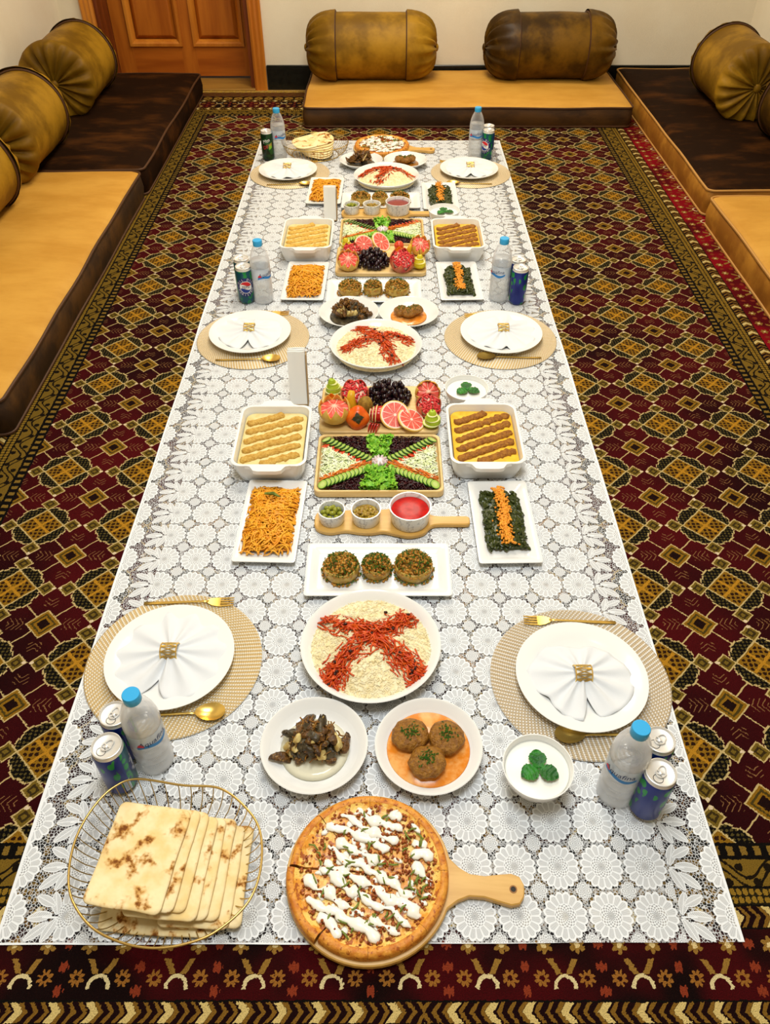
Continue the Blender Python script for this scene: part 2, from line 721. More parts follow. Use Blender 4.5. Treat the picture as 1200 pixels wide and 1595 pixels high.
def make_cucumber():
    m, nt, b = newmat('cucumber')
    v = coords(nt)
    x, y, z = xyz(nt, v)
    r = hyp(x, y) / 0.0140
    th = M(nt, 'ARCTAN2', y, x)
    col = mixc(nt, r.lt(0.5) * (th * 4.5).sin().abs().gt(0.5), C(176, 204, 96), C(206, 220, 140))
    col = mixc(nt, step(r, 0.78, 0.92), col, C(96, 150, 40))
    col = mixc(nt, r.gt(0.95), col, C(36, 84, 22))
    cset(nt, b.inputs['Base Color'], col)
    b.inputs['Roughness'].default_value = 0.3
    return m


def make_pizza_top():
    m, nt, b = newmat('baked_cheese')
    v = coords(nt)
    n1 = tnoise(nt, v, 40, 4, 0.6)
    col = mixc(nt, step(n1, 0.42, 0.58), C(244, 204, 104), C(226, 150, 42))
    n2 = tnoise(nt, v, 95, 3, 0.6)
    col = mixc(nt, step(n2, 0.53, 0.61), col, C(170, 88, 28))
    cset(nt, b.inputs['Base Color'], col)
    b.inputs['Roughness'].default_value = 0.4
    bump(nt, b, n1, 0.005, 0.8)
    return m


def make_marble():
    m, nt, b = newmat('marbled_porcelain')
    v = coords(nt)
    f = (tnoise(nt, v, 22, 5, 0.7) - 0.5).abs()
    cset(nt, b.inputs['Base Color'], mixc(nt, step(f, 0.0, 0.035), C(190, 190, 190), C(236, 236, 232)))
    b.inputs['Roughness'].default_value = 0.2
    return m


def make_can(name, kind):
    m, nt, b = newmat(name)
    v = coords(nt)
    x, y, z = xyz(nt, v)
    th = M(nt, 'ARCTAN2', x, 0.0 - y)        # 0 faces local -Y
    s = th * 0.029
    zz = z - 0.066
    if kind == 'cola':
        vo = nt.nodes.new('ShaderNodeTexVoronoi')
        vo.inputs['Scale'].default_value = 62
        nt.links.new(coords(nt, (1, 1, 0.7)), vo.inputs['Vector'])
        cell = E(nt, vo.outputs['Distance'])
        leaf = cell.lt(0.42)
        front = th.abs().lt(1.55)
        strip = (s.abs() - 0.066 - (zz * 55.0).sin() * 0.006).abs().lt(0.013)
        col = mixc(nt, front, C(18, 38, 126), C(12, 78, 96))
        col = mixc(nt, leaf * front.max(strip), col, C(20, 138, 60))
        col = mixc(nt, cell.lt(0.16) * front, col, C(16, 44, 110))
        r = hyp(s, zz)
        col = mixc(nt, r.lt(0.0345), col, C(20, 34, 104))
        wave = (s * 130.0).sin() * 0.0035
        logo = mixc(nt, (zz + wave).gt(0.007), mixc(nt, (zz + wave).lt(-0.007), C(244, 244, 244), C(24, 60, 158)), C(214, 26, 36))
        col = mixc(nt, r.lt(0.0225), col, C(240, 240, 240))
        col = mixc(nt, r.lt(0.0205), col, logo)
        sb = s.abs() - 0.050
        panel = sb.abs().lt(0.006) * (zz + 0.036).abs().lt(0.017)
        col = mixc(nt, panel, col, C(222, 226, 232))
        bars = (zz * 2600.0).sin().gt(0.1) * sb.abs().lt(0.0046) * (zz + 0.036).abs().lt(0.014)
        col = mixc(nt, bars, col, C(70, 76, 100))
    else:
        col = mixc(nt, step(tnoise(nt, v, 60, 2), 0.45, 0.6), C(8, 34, 20), C(14, 64, 28))
        col = mixc(nt, (s + zz * 0.5 - 0.006).abs().lt(0.012) * zz.abs().lt(0.036), col, C(30, 86, 36))
        col = mixc(nt, (s - 0.014).abs().lt(0.008) * (zz + 0.006 - s * 0.6).abs().lt(0.012), col, C(122, 196, 40))
    cset(nt, b.inputs['Base Color'], col)
    b.inputs['Roughness'].default_value = 0.28
    b.inputs['Metallic'].default_value = 0.25
    return m


def make_clear(name, clear, tint, milk):
    """thin clear plastic: transparent film with a gloss and a little haze"""
    m, nt, b = newmat(name)
    b.inputs['Base Color'].default_value = milk
    b.inputs['Roughness'].default_value = 0.08
    b.inputs['Specular IOR Level'].default_value = 0.9
    tr = nt.nodes.new('ShaderNodeBsdfTransparent')
    tr.inputs[0].default_value = tint
    lw = nt.nodes.new('ShaderNodeLayerWeight')
    lw.inputs[0].default_value = 0.35
    fac = E(nt, lw.outputs['Facing']) * (clear * 0.7)
    mx = nt.nodes.new('ShaderNodeMixShader')
    nt.links.new((clear - fac).s, mx.inputs[0])
    nt.links.new(b.outputs[0], mx.inputs[1])
    nt.links.new(tr.outputs[0], mx.inputs[2])
    nt.links.new(mx.outputs[0], nt.nodes['Material Output'].inputs[0])
    return m


MT = {}
MT['wall'] = mat('wall_paint', C(240, 229, 204), C(235, 222, 195), 3, rough=0.7, spec=0.2, bumpd=0.0008, bscale=120)
MT['ceiling'] = mat('ceiling_paint', C(236, 232, 222), rough=0.8)
MT['floor'] = mat('floor_tile', C(176, 138, 76), C(160, 122, 64), 5, rough=0.4)
MT['base'] = mat('black_skirting', C(14, 16, 14), C(24, 26, 22), 40, rough=0.25)
MT['thresh'] = make_wood('threshold_stone', C(164, 122, 50), C(140, 100, 38), 0, 30)
MT['door'] = make_wood('door_pine', C(188, 108, 30), C(156, 80, 18), 2, 14, rough=0.35, bumpd=0.001, stretch=12)
MT['door_h'] = make_wood('door_pine_cross_grain', C(182, 100, 26), C(150, 74, 16), 0, 14, rough=0.35, stretch=12)
MT['casing'] = make_wood('casing_pine', C(206, 130, 42), C(178, 100, 26), 2, 14, rough=0.35, stretch=12)
MT['jamb'] = make_wood('jamb_wood', C(124, 58, 18), C(96, 40, 10), 2, 20, rough=0.4)
MT['rug'] = make_rug_material()
MT['fringe'] = mat('wool_fringe', C(196, 160, 62), C(160, 124, 40), 90, rough=0.9)
MT['lace'] = make_lace_material()
MT['v_gold'] = make_velvet('golden_velvet', C(186, 132, 44), C(204, 152, 62), lo=0.3, hi=0.7)
MT['v_goldside'] = make_velvet('amber_velvet', C(136, 84, 18), C(176, 120, 38))  # side tone of the gold cover, light on the nap put into colour
MT['v_napdark'] = make_velvet('nap_darkened_velvet', C(30, 14, 3), C(72, 40, 11), lo=0.48, hi=0.75, sheen=0.0)  # velvet darkened by its nap direction, painted as base colour
for _k in ('v_napdark',):
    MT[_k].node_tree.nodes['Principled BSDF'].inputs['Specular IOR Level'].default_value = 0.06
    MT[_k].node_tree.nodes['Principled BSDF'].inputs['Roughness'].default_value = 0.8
MT['v_shaded'] = make_velvet('shaded_side_velvet', C(44, 26, 8), C(82, 52, 18), sheen=0.05)  # shade on the gold mattresses' sides, painted as base colour
MT['v_bol'] = make_velvet('bolster_velvet', C(108, 76, 8), C(164, 122, 28), stretch=(2.5, 2.5, 2.5), sheen=0.0)
MT['v_bol'].node_tree.nodes['Principled BSDF'].inputs['Roughness'].default_value = 0.52
MT['v_bold'] = make_velvet('dark_bolster_velvet', C(52, 33, 5), C(116, 82, 18), stretch=(2.5, 2.5, 2.5), sheen=0.0)
MT['v_bold'].node_tree.nodes['Principled BSDF'].inputs['Roughness'].default_value = 0.42
for _k in ('v_bol', 'v_bold'):
    MT[_k].node_tree.nodes['Principled BSDF'].inputs['Specular IOR Level'].default_value = 0.15
MT['pipe_l'] = mat('tan_piping', C(184, 134, 66), rough=0.6)
MT['pipe_d'] = mat('brown_piping', C(74, 44, 18), rough=0.6)
MT['porc'] = mat('white_porcelain', C(238, 238, 234), rough=0.16, spec=0.5, coat=0.3)
MT['marble'] = make_marble()
MT['napkin'] = mat('white_linen', C(226, 229, 231), rough=0.75, spec=0.2, bumpd=0.0004, bscale=900)
MT['tissue'] = mat('white_tissue', C(238, 238, 232), rough=0.85, spec=0.1)
MT['sleeve'] = mat('tan_card', C(176, 150, 108), C(160, 134, 92), 30, rough=0.7)
MT['gold'] = mat('gold_metal', C(240, 204, 110), rough=0.28, metal=0.88)
MT['goldw'] = mat('gold_wire', C(206, 176, 104), rough=0.28, metal=0.9)
MT['enamel'] = mat('white_enamel', C(240, 236, 222), rough=0.3)
MT['dark'] = mat('dark_gap', C(40, 34, 22), rough=0.6)
MT['mat_g'] = make_placemat_material('gold_woven_vinyl', C(222, 190, 128), C(250, 240, 216))
MT['mat_s'] = make_placemat_material('pale_gold_woven_vinyl', C(206, 184, 146), C(246, 240, 228))
MT['bamboo'] = make_wood('bamboo_board', C(222, 178, 98), C(206, 158, 76), 0, 40, rough=0.4)
MT['bamboo_l'] = make_wood('light_bamboo', C(232, 200, 136), C(220, 182, 112), 0, 40, rough=0.4)
MT['bamboo_d'] = mat('board_rim', C(150, 100, 44), rough=0.5)
MT['rice'] = mat('rice', C(246, 234, 194), C(238, 220, 168), 90, rough=0.5, bumpd=0.003, bscale=220)
MT['grain'] = mat('rice_grain', C(248, 238, 204), C(238, 222, 172), 60, rough=0.45)
MT['carrot'] = mat('cooked_carrot', C(222, 92, 22), C(190, 52, 12), 120, rough=0.35)
MT['raisin'] = mat('raisin', C(52, 18, 8), rough=0.3)
MT['noodle'] = mat('noodle', C(244, 178, 46), C(232, 152, 30), 60, rough=0.4)
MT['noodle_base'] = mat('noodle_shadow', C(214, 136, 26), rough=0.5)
MT['spin'] = mat('spinach', C(38, 48, 14), C(62, 70, 22), 120, rough=0.3)
MT['mince'] = mat('carrot_mince', C(238, 168, 52), C(222, 134, 30), 160, rough=0.45)
MT['filling'] = mat('meat_filling', C(196, 138, 44), C(146, 92, 28), 150, rough=0.35, c3=C(222, 176, 80))
MT['shell'] = mat('cabbage_wrap', C(196, 164, 80), C(160, 122, 44), 60, rough=0.35)
MT['herb'] = mat('chopped_herb', C(62, 108, 26), C(40, 74, 18), 200, rough=0.5)
MT['meat1'] = mat('browned_meat', C(112, 74, 30), C(56, 34, 12), 70, rough=0.3, bumpd=0.003, bscale=180, c3=C(146, 108, 54))
MT['meat2'] = mat('grey_skin', C(92, 80, 56), C(52, 42, 26), 70, rough=0.3, bumpd=0.002, bscale=160)
MT['meat3'] = mat('pale_fat', C(206, 186, 120), C(170, 140, 76), 60, rough=0.35)
MT['jus'] = mat('pale_jus', C(238, 232, 204), rough=0.12)
MT['kofta'] = mat('minced_patty', C(158, 108, 34), C(126, 80, 20), 110, rough=0.4, bumpd=0.005, bscale=160)
MT['curry'] = mat('curry_sauce', C(234, 172, 100), C(220, 128, 34), 40, rough=0.15)
MT['curry_d'] = mat('olive_sauce', C(176, 122, 40), C(140, 88, 24), 40, rough=0.2)
MT['pud_w'] = mat('cream_pudding', C(236, 218, 156), C(226, 202, 132), 40, rough=0.4)
MT['pud_y'] = mat('yellow_pudding', C(246, 200, 60), C(236, 178, 42), 40, rough=0.4)
MT['ridge_w'] = mat('golden_crumb', C(214, 174, 84), C(192, 144, 54), 120, rough=0.6, bumpd=0.004, bscale=220)
MT['ridge_p'] = mat('pale_crumb', C(230, 190, 92), C(210, 160, 62), 120, rough=0.6, bumpd=0.004, bscale=220)
MT['ridge_y'] = mat('brown_crumb', C(170, 112, 30), C(136, 80, 20), 120, rough=0.6, bumpd=0.004, bscale=220)
MT['yog'] = mat('yogurt', C(244, 243, 232), rough=0.3)
MT['mint'] = mat('mint_leaf', C(40, 128, 32), C(22, 88, 22), 60, rough=0.4, bumpd=0.002, bscale=160)
MT['olive'] = mat('green_olive', C(150, 152, 44), C(116, 122, 30), 50, rough=0.25)
MT['pickle'] = mat('pickle', C(176, 150, 50), C(140, 104, 30), 90, rough=0.35, c3=C(200, 170, 96))
MT['ketchup'] = mat('ketchup', C(196, 20, 14), C(170, 12, 10), 60, rough=0.3, spec=0.25)
MT['ketchup_f'] = mat('plum_sauce', C(136, 40, 36), rough=0.14)
MT['cuc'] = make_cucumber()
MT['tomato'] = mat('tomato', C(206, 52, 28), C(226, 92, 56), 80, rough=0.25)
MT['beet'] = mat('beetroot', C(66, 6, 16), C(36, 4, 12), 90, rough=0.25)
MT['lettuce'] = mat('lettuce', C(160, 212, 66), C(104, 176, 42), 80, rough=0.4)
MT['cabbage'] = mat('cabbage', C(248, 250, 224), C(228, 240, 178), 80, rough=0.4)
MT['rawcarrot'] = mat('raw_carrot', C(236, 140, 36), C(220, 110, 24), 80, rough=0.4)
MT['radish'] = mat('radish', C(248, 234, 234), C(240, 214, 218), 60, rough=0.35)
MT['grape'] = mat('black_grape', C(22, 10, 18), C(44, 16, 28), 30, rough=0.16, spec=0.6)
MT['stalk'] = mat('stalk', C(96, 84, 36), rough=0.6)
MT['pear'] = mat('green_pear', C(184, 206, 56), C(158, 186, 40), 40, rough=0.35)
MT['peary'] = mat('yellow_pear', C(226, 206, 40), C(206, 184, 30), 40, rough=0.35)
MT['pearcut'] = mat('pear_flesh', C(238, 232, 172), rough=0.4)
MT['pom'] = mat('pomegranate_skin', C(196, 60, 50), C(216, 130, 90), 50, rough=0.4)
MT['aril'] = mat('pomegranate_seed', C(190, 22, 34), C(226, 80, 76), 140, rough=0.15)
MT['pith'] = mat('pith', C(244, 206, 180), rough=0.5)
MT['rind'] = mat('grapefruit_rind', C(228, 176, 70), C(236, 196, 104), 60, rough=0.35, bumpd=0.0006, bscale=500)
MT['flesh'] = mat('grapefruit_flesh', C(232, 110, 92), C(222, 80, 70), 90, rough=0.25)
MT['gfslice'] = make_citrus('grapefruit_slice', C(232, 190, 90), C(248, 220, 200), C(232, 112, 92), C(222, 84, 72))
MT['orange'] = mat('orange', C(240, 150, 30), C(226, 126, 20), 60, rough=0.35)
MT['persim'] = mat('persimmon', C(232, 108, 22), C(216, 84, 16), 30, rough=0.25)
MT['calyx'] = mat('calyx', C(70, 66, 30), C(44, 36, 18), 80, rough=0.7)
MT['banana'] = mat('yellow_fruit', C(226, 176, 36), C(206, 150, 24), 30, rough=0.35)
MT['kiwi'] = mat('kiwi_skin', C(166, 130, 44), C(132, 98, 30), 120, rough=0.7)
MT['apple'] = mat('red_apple', C(190, 30, 24), C(160, 16, 18), 30, rough=0.2)
MT['applecut'] = mat('apple_flesh', C(240, 216, 140), rough=0.4)
MT['bread'] = make_bread('flatbread')
MT['crust'] = mat('pizza_crust', C(226, 156, 58), C(200, 118, 34), 60, rough=0.5, bumpd=0.003, bscale=90, c3=C(160, 84, 24))
MT['cheese'] = make_pizza_top()
MT['drizzle'] = mat('white_sauce', C(250, 246, 232), rough=0.25)
MT['pepper'] = mat('green_pepper', C(124, 140, 56), C(88, 104, 34), 80, rough=0.4)
MT['bits'] = mat('minced_topping', C(172, 92, 40), C(120, 50, 20), 120, rough=0.4, c3=C(226, 150, 70))
MT['alu'] = mat('brushed_aluminium', C(236, 235, 230), rough=0.38, metal=0.55)
MT['cola'] = make_can('cola_can_print', 'cola')
MT['dew'] = make_can('green_can_print', 'dew')
MT['pet'] = make_clear('clear_bottle_plastic', 0.90, (0.97, 0.98, 0.99, 1), (0.9, 0.91, 0.93, 1))
MT['water'] = make_clear('water_column', 0.80, (0.95, 0.965, 0.97, 1), (0.86, 0.87, 0.88, 1))
MT['labelf'] = make_clear('printed_film', 0.35, (0.9, 0.95, 1.0, 1), C(214, 226, 240))
MT['cap'] = mat('blue_cap', C(56, 168, 224), rough=0.35)
MT['navy'] = mat('navy_ink', C(18, 34, 92), rough=0.4)
MT['blue'] = mat('blue_ink', C(40, 130, 206), rough=0.4)
MT['redink'] = mat('red_ink', C(206, 40, 60), rough=0.4)
MT['white'] = mat('white_ink', C(240, 240, 240), rough=0.4)

# ------------------------------------------------------------------ the room
XL, XR, YB, YF, ZC = -1.82, 2.06, 5.09, -1.9, 2.8
FZ = -0.008
struct('floor', MB().box(((XL + XR) / 2, (YB + YF) / 2 + 0.2, FZ - 0.05), (XR - XL + 0.4, YB - YF + 0.6, 0.1)), MT['floor'])
struct('ceiling', MB().box(((XL + XR) / 2, (YB + YF) / 2, ZC + 0.05), (XR - XL + 0.4, YB - YF + 0.4, 0.1)), MT['ceiling'])
struct('wall_left', MB().box((XL - 0.1, (YB + YF) / 2, ZC / 2), (0.2, YB - YF + 0.8, ZC + 0.02)), MT['wall'])
struct('wall_right', MB().box((XR + 0.1, (YB + YF) / 2, ZC / 2), (0.2, YB - YF + 0.8, ZC + 0.02)), MT['wall'])
struct('wall_front', MB().box(((XL + XR) / 2, YF - 0.1, ZC / 2), (XR - XL, 0.2, ZC + 0.02)), MT['wall'])
DX0, DX1, DH = -1.625, -0.765, 2.05      # door opening
wb = MB()
wb.box(((XL + DX0) / 2, YB + 0.12, ZC / 2), (DX0 - XL, 0.24, ZC + 0.02))
wb.box(((XR + DX1) / 2, YB + 0.12, ZC / 2), (XR - DX1, 0.24, ZC + 0.02))
wb.box(((DX0 + DX1) / 2, YB + 0.12, (ZC + DH) / 2), (DX1 - DX0, 0.24, ZC - DH))
struct('wall_back', wb, MT['wall'])
struct('baseboard_back', MB().slab(rrect(XR + 0.69, 0.014, 0.003, 2), FZ, 0.122, 0.003).xf(Matrix.Translation(((XR - 0.69) / 2, YB - 0.006, 0))), MT['base'])
struct('trim_1', MB().slab(rrect(DX1 - DX0, 0.27, 0.004, 2), FZ, 0.001, 0.002).xf(Matrix.Translation(((DX0 + DX1) / 2, YB + 0.105, 0))), MT['thresh'])

door = link('door_1', None, None, (0, 0, 0))
door['kind'] = 'structure'
for cx in (DX0 - 0.033, DX1 + 0.036):
    mb = MB()
    pf = [(-0.036, 0), (-0.036, -0.018), (-0.026, -0.026), (-0.012, -0.022), (0.0, -0.026), (0.014, -0.022), (0.024, -0.028), (0.036, -0.020), (0.036, 0)]
    sg = 1 if cx < -1 else -1
    mb.loft([[(cx + sg * px, YB + py, z) for px, py in pf] for z in (FZ, DH + 0.07)])
    part('door_casing', mb, MT['casing'], door, smooth=False)
part('door_casing', MB().box(((DX0 + DX1) / 2, YB - 0.012, DH + 0.036), (DX1 - DX0, 0.026, 0.07)), MT['door_h'], door, smooth=False)
part('door_jamb', MB().box((DX0 + 0.012, YB + 0.115, DH / 2), (0.024, 0.23, DH)), MT['jamb'], door, smooth=False)
part('door_jamb', MB().box((DX1 - 0.012, YB + 0.115, DH / 2), (0.024, 0.23, DH)), MT['jamb'], door, smooth=False)
DY = 5.28
zb = 0.014
lx0, lx1 = DX0 + 0.026, DX1 - 0.026
cols = [(-1.50, -1.212), (-1.125, -0.845)]
for x0, x1 in ((lx0, -1.50), (-1.212, -1.125), (-0.845, lx1)):
    part('door_stile', MB().box(((x0 + x1) / 2, DY + 0.02, (zb + DH - 0.01) / 2), (x1 - x0, 0.04, DH - 0.01 - zb)), MT['door'], door, smooth=False)
for x0, x1 in cols:
    for z0, z1 in ((zb, 0.185), (0.92, 1.06), (DH - 0.15, DH - 0.01)):
        part('door_rail', MB().box(((x0 + x1) / 2, DY + 0.0205, (z0 + z1) / 2), (x1 - x0, 0.039, z1 - z0)), MT['door_h'], door, smooth=False)
    for z0, z1 in ((0.185, 0.92), (1.06, DH - 0.15)):
        w, h = x1 - x0, z1 - z0
        cx, cz = (x0 + x1) / 2, (z0 + z1) / 2
        mb = MB()      # raised and fielded panel
        mb.loft([[(cx + sx * (w / 2 - d), DY + y, cz + sz * (h / 2 - d)) for sx, sz in ((-1, -1), (1, -1), (1, 1), (-1, 1))]
                 for d, y in ((0.0, 0.032), (0.022, 0.030), (0.042, 0.008), (0.046, 0.006))], cap0=False)
        pn = part('door_panel', mb, MT['door'], door, smooth=False)
        mb = MB()      # ovolo moulding round the panel
        mb.loft([[(cx + sx * (w / 2 - d), DY + y, cz + sz * (h / 2 - d)) for sx, sz in ((-1, -1), (1, -1), (1, 1), (-1, 1))]
                 for d, y in ((-0.012, 0.0), (-0.010, -0.012), (0.004, -0.012), (0.012, -0.004), (0.022, 0.014), (0.022, 0.03))], cap0=False, cap1=False)
        part('panel_moulding', mb, MT['casing'], door, smooth=False)
mb = MB().tube([(-0.90, DY - 0.05, 1.02), (-1.0, DY - 0.05, 1.02)], 0.009, 8).lathe([(0.022, 0), (0.022, 0.006)], 16)
mb = MB().tube([(-0.86, DY, 1.02), (-0.86, DY - 0.05, 1.02), (-0.97, DY - 0.052, 1.02)], 0.009, 8)
part('door_handle', mb, MT['gold'], door)

# ------------------------------------------------------------------ rug
rug = thing('patterned_rug', 'large dark red and gold knotted rug under the whole meal', 'rug')
part('pile', MB().slab(rrect(1.505 + 1.365, 5.0 - 0.18, 0.01, 2, (1.505 - 1.365) / 2, (5.0 + 0.18) / 2), FZ + 0.0005, 0.0, 0.002), MT['rug'], rug)
mb = MB()
rr = random.Random(3)
for i in range(620):
    x = -1.36 + i * 2.86 / 620 + rr.uniform(-.002, .002)
    L = rr.uniform(0.045, 0.065)
    dx = rr.uniform(-.008, .008)
    mb.tube([(x, 4.997, -0.003), (x + dx * .5, 4.997 + L * .5, -0.003 + rr.uniform(0, .003)), (x + dx, 4.997 + L, -0.0055)], [0.0022, 0.002, 0.0012], 4)
part('fringe', mb, MT['fringe'], rug, kind='stuff', label='yellow wool fringe')

# ------------------------------------------------------------------ lace cloth
mb = MB()
CX0, CX1, CY0, CY1, CZ = -0.632, 0.582, 0.433, 4.18, 0.003


def cloth_pt(u, v):
    x = CX0 + (CX1 - CX0) * u
    y = CY0 + (CY1 - CY0) * v
    e = 0.004 * noise.noise(Vector((y * 2.2, 3.1, 0)))
    if u == 0 or u == 1:
        x += e
    if v == 0:
        y += 0.003 * noise.noise(Vector((x * 4, 9, 0))) + 0.004 * u
    return (x, y, CZ + 0.0012 * noise.noise(Vector((x * 7, y * 7, 1))))


mb.grid(cloth_pt, 40, 120)
solo('lace_tablecloth', mb, MT['lace'], 'long white lace tablecloth with flower medallions spread on the rug', 'tablecloth', sharp=0)
TZ = 0.0045       # what stands on the cloth stands here


# ------------------------------------------------------------------ floor mattresses and bolsters
def mattress(label, x0, x1, y0, y1, h, top, side, pipe, seed):  # top and side colours carry the nap's light and shade
    cx, cy, w, l = (x0 + x1) / 2, (y0 + y1) / 2, x1 - x0, y1 - y0
    t = thing('floor_mattress', label, 'mattress', (cx, cy, 0.0), 0, None)
    base = rrect(w - 0.012, l - 0.012, 0.03, 5)
    pts = []
    n = len(base)
    for i in range(n):       # extra points along the straight sides so the seam can wander
        a, b = base[i], base[(i + 1) % n]
        d = math.hypot(b[0] - a[0], b[1] - a[1])
        k = max(1, int(d / 0.08))
        for j in range(k):
            pts.append((a[0] + (b[0] - a[0]) * j / k, a[1] + (b[1] - a[1]) * j / k))

    def wob(p, z, amp):
        q = Vector((p[0] * 2.6, p[1] * 2.6, z * 9 + seed))
        s = amp * noise.noise(q)
        r = math.hypot(*p)
        return (p[0] * (1 + s / max(r, .2)), p[1] * (1 + s / max(r, .2)))

    def ring(sc, z, amp, dz=0.0):
        o = []
        for p in pts:
            ip = (p[0] - sc * (1 if p[0] > 0 else -1) * min(1, abs(p[0]) * 8), p[1] - sc * (1 if p[1] > 0 else -1) * min(1, abs(p[1]) * 8))
            q = wob(ip, z, amp)
            o.append((q[0], q[1], z + dz * noise.noise(Vector((p[0] * 3.1 + seed, p[1] * 3.1, 4)))))
        return o
    hs = h - 0.012
    mb = MB().loft([ring(0.004, 0.001, 0.004), ring(-0.001, 0.012, 0.005), ring(-0.006, hs * .5, 0.01), ring(-0.002, hs - 0.008, 0.01, 0.006), ring(0.006, hs, 0.01, 0.008)], cap1=False)
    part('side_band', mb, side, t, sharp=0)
    mb = MB().loft([ring(0.0, hs - 0.002, 0.01, 0.008), ring(0.012, hs + 0.006, 0.01, 0.008)] +
                   [[(p[0] * k, p[1] * k, hs + 0.008 + 0.012 * (1 - k ** 4) + 0.004 * noise.noise(Vector((p[0] * k * 3 + seed, p[1] * k * 3, 0)))) for p in pts] for k in (0.93, 0.8, 0.6, 0.4, 0.2)], cap0=False)
    part('top_panel', mb, top, t, sharp=0)
    part('piping', MB().tube(ring(-0.002, hs, 0.01, 0.008), 0.005, 6, closed=True), pipe, t)
    part('piping', MB().tube(ring(0.0, 0.0065, 0.004), 0.005, 6, closed=True), pipe, t)
    return t


mattress('nap-darkened velvet floor mattress in the back left corner by the door', -1.79, -1.045, 3.475, 4.96, 0.122, MT['v_napdark'], MT['v_napdark'], MT['pipe_d'], 1)
mattress('golden velvet floor mattress with shade-darkened sides along the left wall', -1.79, -1.05, 1.755, 3.462, 0.122, MT['v_gold'], MT['v_shaded'], MT['pipe_d'], 2)
mattress('nearest golden floor mattress on the left, only its corner showing', -1.79, -1.06, 0.05, 1.70, 0.122, MT['v_gold'], MT['v_shaded'], MT['pipe_d'], 3)
mattress('golden velvet floor mattress with shade-darkened sides against the back wall', -0.43, 1.295, 4.375, 5.06, 0.108, MT['v_gold'], MT['v_shaded'], MT['pipe_d'], 4)
mattress('nap-darkened mattress with amber sides in the back right corner', 1.335, 2.045, 3.255, 5.05, 0.122, MT['v_napdark'], MT['v_goldside'], MT['pipe_l'], 5)
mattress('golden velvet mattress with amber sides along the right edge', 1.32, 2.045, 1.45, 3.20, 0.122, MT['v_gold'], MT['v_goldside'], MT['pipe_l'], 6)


def bolster(label, loc, rz, L, ring_gap, rad, m, seed, deep):
    """round velvet roll lying along local X; gathered ends with a button"""
    t = thing('bolster_cushion', label, 'cushion', loc, rz, None)
    n = 72
    g = ring_gap / 2
    e = L / 2 - g
    sag = lambda a: (1 - 0.06 * max(0, -sin(a)))

    def R3(x, r, a, amp):
        p = Vector((x * 5, cos(a) * 1.4, sin(a) * 1.4 + seed))
        k = r * (1 + amp * noise.noise(p) + 0.018 * (1 - (x / (L / 2)) ** 2))
        y, z = k * cos(a), k * sin(a) * sag(a)
        return (x, y, max(z, -rad * 0.955))
    xs = [-g + 2 * g * i / 12 for i in range(13)]
    rings = [[R3(x, rad, 2 * pi * i / n, 0.03) for i in range(n)] for x in xs]
    part('roll', MB().loft(rings, False, False), m, t, sharp=0)
    for sd in (-1, 1):
        rr = []
        for k in range(11):
            q = k / 10.0
            if deep:
                x = g + e * sin(q * pi / 2 * 1.15) * (1.0 - 0.25 * q ** 3)
                r = rad * (1 - q ** 2.2) + 0.012
            else:
                x = g + e * sin(q * pi / 2)
                r = rad * cos(q * pi / 2) ** 0.75 + 0.012
            amp = (0.024 if deep else 0.015) * min(1, q * 1.6) * (1 - q * 0.55)
            ring = []
            for i in range(n):
                a = 2 * pi * i / n
                pl = sin(a * 17 + 2.5 * noise.noise(Vector((cos(a) * 2, sin(a) * 2, seed + sd)))) + 0.5 * sin(a * 31 + seed)
                xx, y, z = R3(0, r * (1 + (0.05 * pl * q if not deep else 0.03 * pl * q)), a, 0.02)
                ring.append((sd * (x + amp * pl), y, z))
            rr.append(ring if sd > 0 else ring[::-1])
        part('gathered_end', MB().loft(rr, False, True), m, t, sharp=0)
        part('piping', MB().tube([R3(sd * g, rad + 0.003, 2 * pi * i / 40, 0.03) for i in range(40)], 0.006, 6, closed=True), MT['pipe_d'], t)
        bx = g + (e * sin(pi / 2 * 1.15) * 0.75 if deep else e)
        part('button', MB().blob((sd * (bx + 0.008), 0, 0), (0.012, 0.02, 0.02), nu=12, nv=7), m, t)
    return t


BZ = 0.118 + 0.155
bolster('golden brown bolster cushion left of centre against the back wall', (-0.075, 4.88, 0.105 + 0.155), 0, 0.70, 0.385, 0.162, MT['v_bol'], 1.0, False)
bolster('dark brown bolster cushion right of centre against the back wall', (0.905, 4.885, 0.105 + 0.155), 0, 0.70, 0.375, 0.162, MT['v_bold'], 2.0, False)
bolster('brown bolster cushion by the left wall, the one nearest the door', (-1.585, 4.39, BZ), pi / 2, 0.53, 0.42, 0.165, MT['v_bol'], 3.0, True)
bolster('brown bolster cushion by the left wall with its pleated end facing the room', (-1.58, 3.52, BZ), pi / 2, 0.53, 0.42, 0.165, MT['v_bol'], 4.0, True)
bolster('brown bolster cushion cut off by the left edge of the picture', (-1.57, 2.84, BZ), pi / 2, 0.53, 0.42, 0.165, MT['v_bol'], 5.0, True)
bolster('golden brown bolster cushion by the right wall, the one nearer the back corner', (1.765, 4.33, BZ), pi / 2, 0.53, 0.42, 0.165, MT['v_bol'], 6.0, True)
bolster('dark brown bolster cushion cut off by the right edge of the picture', (1.875, 3.64, BZ), pi / 2, 0.53, 0.42, 0.165, MT['v_bold'], 7.0, True)


# ------------------------------------------------------------------ tableware (each built once, then copied)
def once(name, mb, m, **k):
    return mb.mesh(name, m, **k)


